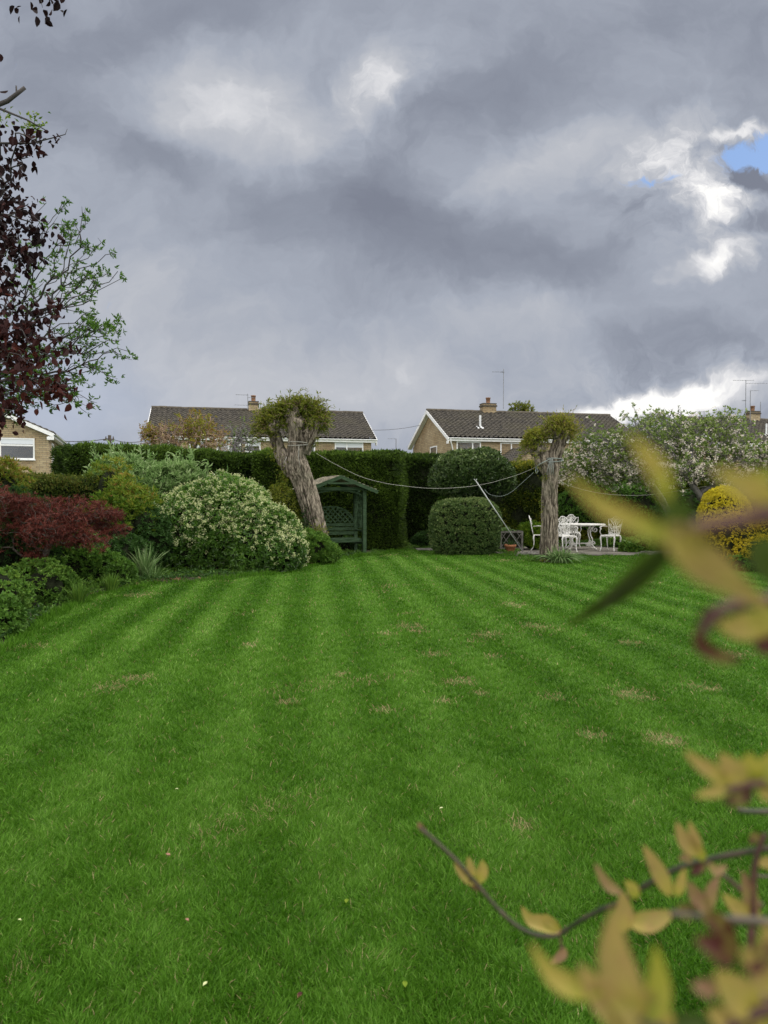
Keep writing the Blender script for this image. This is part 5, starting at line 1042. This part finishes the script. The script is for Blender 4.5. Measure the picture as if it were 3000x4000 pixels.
# ------------------------------------------------------------------ shrubs and trees beyond the hedge
def twiggy(label, base, trunk, ells, n, nleaf, lm, k_leaf=5, ln=.07, wm='pale_twig', seed=1, rt=.004, name='twiggy_tree', cat='tree', pick=None, extra=500, wr=.4):
    r_ = root(name, label, cat, tuple(base)); p = crown_points(ells, n, seed, .2, .15); Pk, Rk, A, T = skeleton(trunk, p, .35, rt, .42, .12); edges_mesh('trunk', Pk, Rk, M[wm], r_, 5)
    i = rng.integers(0, len(A), extra); d = unit(T[i] + rng.normal(0, .7, (extra, 3)) + np.array((0, 0, .2))); L_ = rng.uniform(.08, .35, extra)[:, None]; e = A[i] + d * L_
    edges_mesh('twigs', np.stack([A[i], A[i] + d * L_ * .5 + rng.normal(0, .02, (extra, 3)), e], 1), np.tile([rt * 1.3, rt, rt * .6], (extra, 1)), M[wm], r_, 4)
    pts = np.concatenate([A, e]); w_ = np.ones(len(pts)) if pick is None else pick(pts); sel = rng.choice(len(pts), nleaf, p=w_ / w_.sum())
    b, dd = whorl(pts[sel] + rng.normal(0, .03, (nleaf, 3)), unit(rng.normal(0, .6, (nleaf, 3)) + np.array((0, 0, .6))), k_leaf, 55); l_ = ln * rng.uniform(.6, 1.25, len(b))
    leaves('crown', b, dd, l_, l_ * wr, .45 + np.repeat(nz(pts[sel], 2, seed + 1) * .25, k_leaf) + rng.normal(0, .17, len(b)), lm, r_); return r_
cx = P(720, 1700, 27.0)
twiggy('spreading brown twiggy tree with yellow-green tufts behind the hedge, before the left middle house', (cx[0], 27, 0), [np.array((cx[0], 27, 0)), np.array((cx[0], 27, 1.6)), np.array((cx[0] + .1, 27, 2.6))],
       [(*P(640, 1710, 27), .85, .7, .55), (*P(760, 1700, 27), .85, .7, .72), (*P(580, 1690, 27), .35, .4, .35), (*P(860, 1720, 27), .4, .5, .45)], 420, 900, M['l_rusty'], 5, .09, seed=111, rt=.007, pick=lambda p: .12 + np.exp(-(((p[:, 0] - P(775, 0, 27)[0]) / .5) ** 2)) * 1.2 + .7 * np.exp(-(((p[:, 0] - P(575, 0, 27)[0]) / .25) ** 2)), extra=1100)
cx = P(915, 1750, 25.5)
twiggy('small bare mossy apple tree between the twiggy tree and the leaning pollard', (cx[0], 25.5, 0), [np.array((cx[0], 25.5, 0)), np.array((cx[0], 25.5, 2.2)), P(915, 1740, 25.5)],
       [(*P(930, 1715, 25.5), .42, .4, .5), (*P(965, 1740, 25.5), .3, .3, .2)], 60, 170, M['l_apple'], 5, .06, 'grey_bark', 113, .011, extra=90)
cx = P(2040, 1620, 64)
twiggy('small leafy treetop showing above the ridge beside the chimney with the tall aerial', (cx[0], 64, 0), [np.array((cx[0], 64, 0)), np.array((cx[0], 64, 5)), np.array((cx[0], 64, 7))],
       [(*P(2040, 1612, 64), 1.1, 1, .8)], 160, 700, M['l_willow'], 5, .16, 'brown_bark', 115, .014, extra=300)
cx = P(2590, 1680, 30)
twiggy('bare grey-branched tree rising behind the apple trees', (cx[0], 30, 0), [np.array((cx[0], 30, 0)), np.array((cx[0], 30, 2.2)), np.array((cx[0], 30, 3.2))],
       [(*P(2590, 1690, 30), 1.4, .9, .75), (*P(2480, 1710, 30), .8, .7, .55), (*P(2700, 1690, 30), .6, .7, .65)], 330, 330, M['l_apple'], 5, .08, 'grey_bark', 117, .011, extra=900)

# ------------------------------------------------------------------ trees reaching in from the left
def in_poly_pts(poly, n, d0, d1):
    poly = np.array(poly, float); lo, hi = poly.min(0), poly.max(0); out = []
    while len(out) < n:
        x, y = rng.uniform(lo[0], hi[0]), rng.uniform(lo[1], hi[1])
        if inside(np.array([x]), np.array([y]), poly)[0]: out.append(P(x, y, rng.uniform(d0, d1)))
    return np.array(out)
def copper():
    base = np.array((-6.2, 8.4, 0)); r_ = root('copper_leaved_tree', 'tree with dark purple-copper leaves hanging in from the left edge', 'tree', tuple(base))
    poly = [(-260, 560), (30, 560), (70, 590), (40, 640), (75, 720), (150, 870), (60, 900), (120, 1000), (90, 1080), (165, 1170), (240, 1235), (160, 1300), (290, 1370), (180, 1440), (260, 1500), (270, 1560), (90, 1520), (60, 1680), (-260, 1760)]
    p = in_poly_pts(poly, 230, 6.9, 8.0)
    ex_ = np.array([P(190, 905, 7.4), P(150, 920, 7.4), P(110, 615, 7.2), P(80, 620, 7.2), P(60, 520, 7.2), P(100, 530, 7.2), P(145, 560, 7.2), P(180, 540, 7.2), P(-60, 330, 7.2), P(-60, 250, 7.2)])
    far = in_poly_pts([(-700, 200), (-260, 200), (-260, 1700), (-700, 1700)], 110, 7.4, 9.2)
    tr = [base, base + np.array((.05, 0, 1.4)), base + np.array((.2, -.1, 2.6)), base + np.array((.5, -.2, 4.0)), base + np.array((.8, -.3, 5.4))]
    Pk, Rk, A, T = skeleton(tr, np.concatenate([p, ex_, far]), .35, .0038, .42, .07, 0, .16); edges_mesh('trunk', Pk, Rk, M['dark_twig'], r_, 6)
    # pruned stub and bare twig tips against the sky
    m = MB(); m.tube([P(-300, 500, 7.3), P(-60, 430, 7.3), P(30, 395, 7.3), P(98, 342, 7.3)], [.035, .026, .022, .018], 7); m.tube([P(65, 372, 7.3), P(63, 335, 7.3)], [.01, .007], 5); m.tube([P(-200, 400, 7.3), P(0, 425, 7.3), P(110, 470, 7.3), P(190, 515, 7.3)], [.02, .012, .008, .004], 6)
    m.tube([P(-50, 560, 7.3), P(120, 560, 7.3), P(200, 540, 7.3), P(255, 525, 7.3), P(263, 503, 7.3)], [.014, .009, .006, .004, .002], 5); m.tube([P(-300, 520, 7.3), P(-50, 560, 7.3)], [.03, .014], 5); m.build('bare_branches', M['dark_twig'], r_, True, True)
    m = MB(); m.tube([P(-800, 500, 8.0), P(-600, 0, 7.5), P(-250, -220, 7.1), P(40, -160, 7.0), P(130, -70, 7.0), P(160, 0, 7.0), P(166, 30, 7.0)], [.03, .02, .014, .009, .006, .004, .002], 5); m.tube([P(100, -110, 7.0), P(180, -50, 7.0), P(205, 8, 7.0)], [.006, .004, .002], 5); m.build('overhanging_twig', M['dark_twig'], r_, True, True)
    pts = np.concatenate([A, P(166, 15, 7.0)[None], P(205, -5, 7.0)[None], P(80, -10, 7.0)[None]]); q = np.repeat(pts, 13, 0) + rng.normal(0, .07, (len(pts) * 13, 3)); n = len(q); d = rng.normal(0, .55, (n, 3)) + np.array((0, 0, -.75)); l_ = .085 * rng.uniform(.45, 1.15, n)
    fl = np.clip((1500 - 0) * 0 + nz(q, 3, 7) * .18 + (3.2 - q[:, 2]) * .12, -.3, .45)
    leaves('crown', q, d, l_, l_ * .70, .34 + fl + rng.normal(0, .12, n), M['l_copper'], r_, .5, .22, ovate=True)
    g_ = np.array([P(120, 480, 7.4), P(140, 500, 7.4), P(155, 480, 7.4), P(10, 455, 7.4), P(105, 490, 7.4)]); q = np.repeat(g_, 22, 0) + rng.normal(0, .05, (len(g_) * 22, 3)); leaves('young_leaves', q, rng.normal(0, 1, q.shape), .05, .022, .5 + rng.normal(0, .2, len(q)), M['l_lime'], r_)
copper()
def rowan():
    base = np.array((-8.2, 11.5, 0)); r_ = root('young_leafed_tree', 'tree with fresh green leaf tufts on thin grey twigs reaching in from the left', 'tree', tuple(base))
    tips = [(230,825),(260,870),(335,855),(300,890),(180,885),(275,930),(150,960),(370,975),(345,965),(255,1010),(200,1000),(280,1060),(330,1070),(240,1065),(460,1060),(385,1065),(360,1085),(310,1100),(375,1110),(165,1110),(300,1130),(345,1170),(320,1190),(160,1150),(280,1190),(310,1215),(375,1235),(355,1265),(430,1270),(440,1285),(410,1310),(385,1290),(340,1330),(440,1330),(360,1350),(330,1345),(510,1375),(340,1370),(375,1440),(400,1450),(310,1460),(330,1480),(100,1120),(90,1180),(130,1060),(230,1540),(215,1500),(150,1500),(120,1550),(290,1500),(240,1460),(80,1530),(60,1480),(190,1570),(290,1545),(310,1570),(170,1470),(100,1460),(30,1500),(50,1560),(240,1130),(210,1200),(70,1330),(110,1380),(220,1330),(250,1380),(190,1390),(150,1330),(20,1400),(200,1060),(90,1000),(60,1050),(30,1580),(80,1600),(20,1640),(60,1220),(350,1240),(130,1240),(390,1270),(270,1290),(310,1300),(400,1340)]
    t3 = np.array([P(x, y, 10.4 + rng.normal(0, .35)) for x, y in tips]); more = np.array([P(x + rng.normal(0, 34) - 12, y + rng.normal(0, 30), 10.4 + rng.normal(0, .4)) for x, y in tips * 2])
    dense = in_poly_pts([(-60, 1350), (260, 1340), (340, 1400), (290, 1560), (100, 1600), (-60, 1640)], 130, 10.2, 11.2)
    far = in_poly_pts([(-700, 900), (-60, 850), (-60, 1640), (-700, 1600)], 110, 10, 12)
    tr = [base, base + np.array((.05, 0, 1.3)), base + np.array((.3, -.1, 2.3)), base + np.array((.8, -.2, 3.1)), base + np.array((1.5, -.3, 3.4)), P(-120, 1480, 10.6)]
    Pk, Rk, A, T = skeleton(tr, np.concatenate([t3, more, dense, far]), .75, .0040, .40, .05, .01, .13); edges_mesh('trunk', Pk, Rk, M['dark_twig'], r_, 6)
    k = 520; i = rng.integers(0, len(A), k); d = unit(T[i] + rng.normal(0, .5, (k, 3))); L_ = rng.uniform(.04, .16, k)[:, None]; e = A[i] + d * L_; edges_mesh('twigs', np.stack([A[i], A[i] + d * L_ * .5, e], 1), np.tile([.004, .003, .002], (k, 1)), M['dark_twig'], r_, 4)
    pts = np.concatenate([A, e[:260]]); q = pts[:, None] + rng.normal(0, .03, (len(pts), 2, 3)); q = q.reshape(-1, 3); b, dd = whorl(q, unit(rng.normal(0, .5, q.shape) + np.array((.2, 0, .4))), 6, 60); l_ = .060 * rng.uniform(.5, 1.25, len(b))
    leaves('crown', b, dd, l_, l_ * .42, .42 + rng.normal(0, .16, len(b)) + np.repeat(nz(q, 2, 3) * .1, 6), M['l_green'], r_, .5)
rowan()

# ------------------------------------------------------------------ small things on the lawn
def litter_leaf(label, px, py, col, s_=.03):
    x, y = gxy(px, py); r_ = root('fallen_leaf', label, 'leaf', (x, y, .034), rng.uniform(0, 6)); m = MB(); K = 7
    v_, fs = [], []; s_ *= .6
    for k in range(K):
        t = k / (K - 1); w_ = s_ * .42 * math.sin(math.pi * min(1, t * .96 + .02)); v_ += [((t - .5) * s_ * 1.6, -w_, .005 + .3 * w_), ((t - .5) * s_ * 1.6, 0, .004 * math.sin(3 * t)), ((t - .5) * s_ * 1.6, w_, .005 + .3 * w_)]
    for k in range(K - 1): fs += [(3 * k, 3 * k + 1, 3 * k + 4, 3 * k + 3), (3 * k + 1, 3 * k + 2, 3 * k + 5, 3 * k + 4)]
    m.add(v_, fs, at=.6); m.build('blade', M[col], r_, False, True)
for lab, x, y, cl_, s_ in (('curled brown dead leaf lying on the lawn at the lower left', 648, 3388, 'l_litter', .03), ('pale curled leaf lying on the lawn at the bottom left', 792, 3918, 'l_flower', .022), ('dark brown leaf scrap near the bottom centre of the lawn', 1166, 3965, 'l_maroon', .03),
                  ('tiny white petal on the lawn left of centre', 684, 2780 + 340, 'l_flower', .016), ('pale leaf scrap on the lawn above the twig tip', 1726, 3198, 'l_flower', .022), ('pinkish brown leaf beside the lower left lawn', 722, 3655, 'l_litter', .022), ('white petal near the lower left corner', 60, 3655, 'l_flower', .016), ('thin pale blade curled on the lawn, lower centre', 1352, 3578, 'l_lime', .03), ('rounded green weed leaf at the bottom of the lawn right of centre', 1583, 3920, 'l_lime', .032)):
    litter_leaf(lab, x, y, cl_, s_)

# ------------------------------------------------------------------ the near climbing shrub, out of focus at the right
cs_ = root('climbing_shrub', 'out-of-focus twigs with yellowish young leaves reaching in close at the right', 'shrub', (.22, .42, 0))
def crv(pts, n=24):
    A = np.array(pts, float); tt = np.linspace(0, len(A) - 1, n); out = []
    for t_ in tt:
        i = min(int(t_), len(A) - 2); f = t_ - i; a = A[max(i - 1, 0)]; b_ = A[i]; c_ = A[i + 1]; d_ = A[min(i + 2, len(A) - 1)]
        out.append(.5 * (2 * b_ + (c_ - a) * f + (2 * a - 5 * b_ + 4 * c_ - d_) * f * f + (3 * b_ - a - 3 * c_ + d_) * f ** 3))
    return np.array(out)
def stem(pts, r, m_='stem_green', taper=.6, name='stem'):
    q = crv([P(*p) for p in pts], 10 * len(pts)); k = np.linspace(taper, 1, len(q)); nodes = 1 + .25 * (np.sin(np.linspace(0, len(pts) * 3.1, len(q))) > .97)
    m = MB(); m.tube(q, r * k * nodes, 8, ref=(.1, 1, .2)); m.build(name, M[m_], cs_, True, True)
def leaf(pts, wpx, m_='l_tan', tone=None, cup=.35, name='leaf', shape=1.0):
    """a leaf blade along a curved midrib from base to tip; wpx is its width in photo pixels at its distance"""
    q = crv([P(*p) for p in pts], 12); d = pts[0][2]; w_ = wpx / F * d; n = len(q); tg = unit(np.gradient(q, axis=0)); vw = unit(q - np.array((0, 0, EYE))); sd_ = unit(np.cross(tg, vw)); nr = np.cross(sd_, tg)
    t = np.linspace(0, 1, n); wv = w_ * .5 * np.clip(np.sin(np.pi * np.clip(t ** .85 * .97 + .02, 0, 1)), .04, 1) ** shape; K = np.linspace(-1, 1, 7)
    v_ = np.concatenate([q[None] + sd_[None] * (wv[None] * K[:, None])[..., None] - nr[None] * (wv[None] * (K[:, None] ** 2) * cup)[..., None]], 0).reshape(-1, 3)
    fs = [(a * n + b, a * n + b + 1, (a + 1) * n + b + 1, (a + 1) * n + b) for a in range(6) for b in range(n - 1)]; base = rng.uniform(.1, .7) if tone is None else tone
    at_ = np.clip(base + (1 - np.tile(t, 7)) * .38 - .14 + .10 * np.sin(np.tile(t, 7) * 9) + np.repeat(np.abs(K), n) * -.10, 0, 1); m = MB(); m.add(v_, fs, at=at_); m.build(name, M[m_], cs_, True, True)
T_ = .135
leaf([(2650, 2120, T_), (2510, 2055, T_), (2350, 1975, T_), (2215, 1860, T_)], 88, tone=.45)
leaf([(2610, 1960, T_), (2580, 1860, T_), (2520, 1770, T_), (2450, 1690, T_)], 80, tone=.45)
leaf([(2620, 2120, .15), (2540, 2210, .17), (2400, 2330, .21), (2210, 2445, .26)], 120, 'l_deepgreen', .4)
stem([(2620, 2120, .15), (2540, 2212, .172), (2400, 2332, .212), (2300, 2390, .24)], .0016)
leaf([(2610, 2040, T_), (2700, 2150, T_), (2820, 2250, T_ + .01), (3010, 2380, T_ + .02)], 160, tone=.12, cup=.35)
leaf([(3060, 2010, T_), (2980, 1940, T_), (2880, 1880, T_), (2780, 1830, T_)], 115, tone=.3)
leaf([(2650, 2080, T_), (2640, 2010, T_), (2625, 1930, T_)], 130, 'l_deepgreen', .6)
leaf([(2620, 2060, T_), (2720, 2060, T_), (2850, 2030, T_), (2900, 2010, T_)], 60, 'l_tan', .8)
stem([(2640, 2070, T_), (2850, 2040, T_), (3000, 2010, T_), (3200, 1990, T_)], .0022, 'stem_maroon')
leaf([(3010, 2090, .15), (2990, 2180, .15), (3030, 2290, .15)], 130, 'l_deepgreen', .5)
leaf([(3050, 1830, .16), (2980, 1860, .16), (2920, 1840, .16)], 60, 'l_tan', .8)
stem([(2740, 2480, .17), (2790, 2400, .17), (2900, 2360, .17), (3100, 2330, .17)], .0018, 'stem_maroon')
leaf([(2820, 2370, .17), (2770, 2420, .17), (2730, 2460, .17)], 75, 'l_maroon', .2)
leaf([(2730, 2440, .18), (2740, 2520, .18), (2830, 2570, .18), (2900, 2570, .18)], 60, 'l_maroon', 1.0)
leaf([(2980, 2420, .18), (2900, 2450, .18), (2800, 2440, .18)], 110, tone=.3)
leaf([(3040, 2340, .18), (3000, 2420, .18), (2930, 2500, .18)], 110, tone=.6)
leaf([(2950, 2540, .18), (3000, 2510, .18), (3060, 2480, .18)], 90, 'l_maroon', .9)
# second spray
S = .235
stem([(2830, 3090, S), (2950, 3060, S), (3120, 3060, S)], .0018, 'stem_maroon')
leaf([(2850, 3070, S), (2790, 3020, S), (2730, 2980, S), (2670, 2930, S)], 62, tone=.2); leaf([(2860, 3060, S), (2860, 3010, S), (2810, 2940, S)], 100, tone=.15)
leaf([(2860, 3060, S), (2800, 3090, S), (2710, 3110, S)], 50, tone=.25); leaf([(2950, 3060, S), (2930, 3000, S), (2930, 2940, S)], 90, tone=.6); leaf([(2960, 3050, S), (3020, 3000, S), (3060, 2920, S)], 110, tone=.65)
leaf([(2930, 3070, S), (2890, 3120, S), (2820, 3130, S)], 62, 'l_maroon', .5); leaf([(2960, 3070, S), (3000, 3100, S), (3050, 3090, S)], 60, tone=.3)
# main arching twig, nearly in focus
Tw = .50
stem([(1640, 3232, Tw), (1700, 3285, Tw), (1790, 3370, Tw), (1870, 3462, Tw), (1940, 3545, Tw), (2010, 3610, Tw), (2080, 3648, Tw), (2150, 3657, Tw), (2200, 3640, Tw), (2270, 3595, Tw - .01), (2350, 3553, Tw - .02), (2420, 3525, Tw - .03), (2530, 3455, Tw - .05), (2640, 3395, Tw - .06), (2760, 3360, Tw - .07), (2880, 3335, Tw - .08), (3100, 3300, Tw - .10)], .0018, taper=.75)
leaf([(1650, 3245, Tw), (1640, 3225, Tw), (1632, 3212, Tw)], 22, 'l_pink'); leaf([(1665, 3250, Tw), (1650, 3238, Tw), (1640, 3228, Tw)], 26, 'l_maroon')
leaf([(1860, 3455, Tw), (1815, 3420, Tw), (1772, 3370, Tw)], 40, tone=.2); leaf([(1845, 3430, Tw), (1838, 3390, Tw), (1828, 3345, Tw)], 36, tone=.15); leaf([(1868, 3450, Tw), (1885, 3400, Tw), (1882, 3358, Tw)], 46, tone=.3); leaf([(1880, 3475, Tw), (1850, 3450, Tw), (1830, 3425, Tw)], 36, 'l_maroon', .9)
leaf([(2190, 3640, Tw), (2130, 3610, Tw), (2070, 3590, Tw), (2037, 3540, Tw)], 58, tone=.25, cup=.5); leaf([(2190, 3642, Tw), (2150, 3600, Tw), (2125, 3570, Tw)], 36, tone=.3); leaf([(2195, 3640, Tw), (2170, 3630, Tw), (2140, 3625, Tw)], 26, 'l_pink', .5)
stem([(2188, 3640, Tw), (2190, 3680, Tw), (2195, 3705, Tw)], .0012, 'stem_maroon'); leaf([(2195, 3695, Tw), (2195, 3730, Tw), (2150, 3762, Tw)], 40, 'l_pink', .6)
# leaves on and behind the right half of the twig
for (pts, w_, m_, tn) in (([(2430, 3490), (2370, 3450), (2322, 3370)], 42, 'l_pink', .5), ([(2620, 3500), (2570, 3400), (2512, 3300)], 62, 'l_tan', .1), ([(2480, 3510), (2470, 3470), (2440, 3440)], 48, 'l_tan', .5), ([(2430, 3640), (2440, 3560), (2430, 3480)], 70, 'l_tan', .1),
        ([(2450, 3600), (2540, 3600), (2640, 3560)], 78, 'l_tan', .05), ([(2640, 3500), (2660, 3450), (2675, 3390)], 40, 'l_tan', .3), ([(2730, 3340), (2680, 3290), (2640, 3210)], 62, 'l_tan', .05), ([(2725, 3335), (2715, 3280), (2690, 3205)], 44, 'l_tan', .1),
        ([(2745, 3365), (2735, 3330), (2725, 3290)], 36, 'l_tan', .6), ([(2700, 3370), (2680, 3350), (2650, 3355)], 30, 'l_pink', .1), ([(2770, 3370), (2800, 3400), (2840, 3380)], 40, 'l_pink', .6), ([(2780, 3570), (2720, 3500), (2690, 3440)], 60, 'l_pink', .2), ([(2770, 3560), (2780, 3480), (2810, 3420)], 46, 'l_pink', .4),
        ([(2980, 3590), (2900, 3560), (2820, 3490)], 72, 'l_tan', .25), ([(2940, 3590), (2930, 3500), (2900, 3400)], 60, 'l_pink', .1), ([(3040, 3400), (3000, 3370), (2960, 3380)], 50, 'l_tan', .2), ([(2760, 3380), (2720, 3400), (2700, 3420)], 34, 'l_maroon', .5), ([(2980, 3290), (2950, 3270), (2930, 3300)], 40, 'l_maroon', .5)):
    leaf([(x, y, .36) for x, y in pts], w_, m_, tn)
stem([(2990, 3255, .36), (2960, 3330, .36), (2945, 3420, .36), (2945, 3540, .36), (2930, 3700, .36)], .0017, 'stem_maroon', .8); stem([(2760, 3370, .40), (2840, 3430, .40), (2900, 3480, .38), (2980, 3540, .37)], .0013, 'stem_maroon', .8)
stem([(2620, 3570, .27), (2700, 3575, .27), (2820, 3590, .27), (2960, 3600, .27), (3150, 3620, .27)], .0020); stem([(2880, 3165, .45), (2940, 3170, .45), (3120, 3172, .45)], .0018, taper=.9)
stem([(2960, 3420, .5), (3000, 3425, .5), (3080, 3430, .5)], .0012); leaf([(2640, 3570, .27), (2690, 3560, .27), (2740, 3590, .27)], 60, 'l_maroon', .2); leaf([(2740, 3570, .24), (2820, 3620, .24), (2880, 3720, .24)], 80, 'l_maroon', 1.0)
# lowest, nearest leaves
B_ = .185
for (pts, w_, m_, tn) in (([(2360, 3870), (2250, 3860), (2150, 3800), (2070, 3680)], 85, 'l_tan', .45), ([(2500, 3990), (2440, 3880), (2400, 3720), (2400, 3540)], 160, 'l_tan', .1), ([(2500, 3980), (2570, 3880), (2560, 3690)], 105, 'l_tan', .7), ([(2540, 4040), (2440, 3980), (2330, 3870), (2260, 3760)], 130, 'l_tan', .12),
        ([(2620, 4060), (2500, 3960), (2380, 3900)], 190, 'l_tan', .15), ([(2960, 3950), (2880, 3880), (2790, 3790)], 150, 'l_tan', .25), ([(3050, 3880), (2980, 3800), (2890, 3700)], 110, 'l_tan', .1), ([(2960, 4080), (2860, 4000), (2760, 3950)], 130, 'l_tan', .2), ([(2870, 3760), (2800, 3700), (2710, 3670)], 100, 'l_maroon', .9),
        ([(2900, 3780), (2960, 3740), (3040, 3640)], 90, 'l_maroon', .8), ([(2800, 3880), (2760, 3860), (2700, 3850)], 70, 'l_pink', .1), ([(3040, 4000), (2980, 3960), (2930, 3900)], 120, 'l_tan', .5), ([(2560, 4080), (2680, 4020), (2790, 4000)], 110, 'l_deepgreen', .3), ([(2380, 4080), (2440, 3990), (2520, 3960)], 80, 'l_deepgreen', .3),
        ([(3060, 3760), (3010, 3680), (3000, 3600)], 80, 'l_tan', .2), ([(3080, 4060), (3040, 3960), (3050, 3860)], 110, 'l_pink', .2), ([(2900, 4090), (2930, 4020), (3000, 3980)], 90, 'l_maroon', .5)):
    leaf([(x, y, B_) for x, y in pts], w_, m_, tn)
stem([(2500, 3980, B_), (2600, 4030, B_), (2760, 4080, B_)], .0018); stem([(2930, 3700, B_ + .05), (2960, 3850, B_ + .03), (3000, 3960, B_ + .02), (3060, 4100, B_)], .0020, 'stem_maroon'); stem([(2760, 4080, B_), (2900, 3980, B_), (3100, 3900, B_)], .0020, 'stem_maroon')
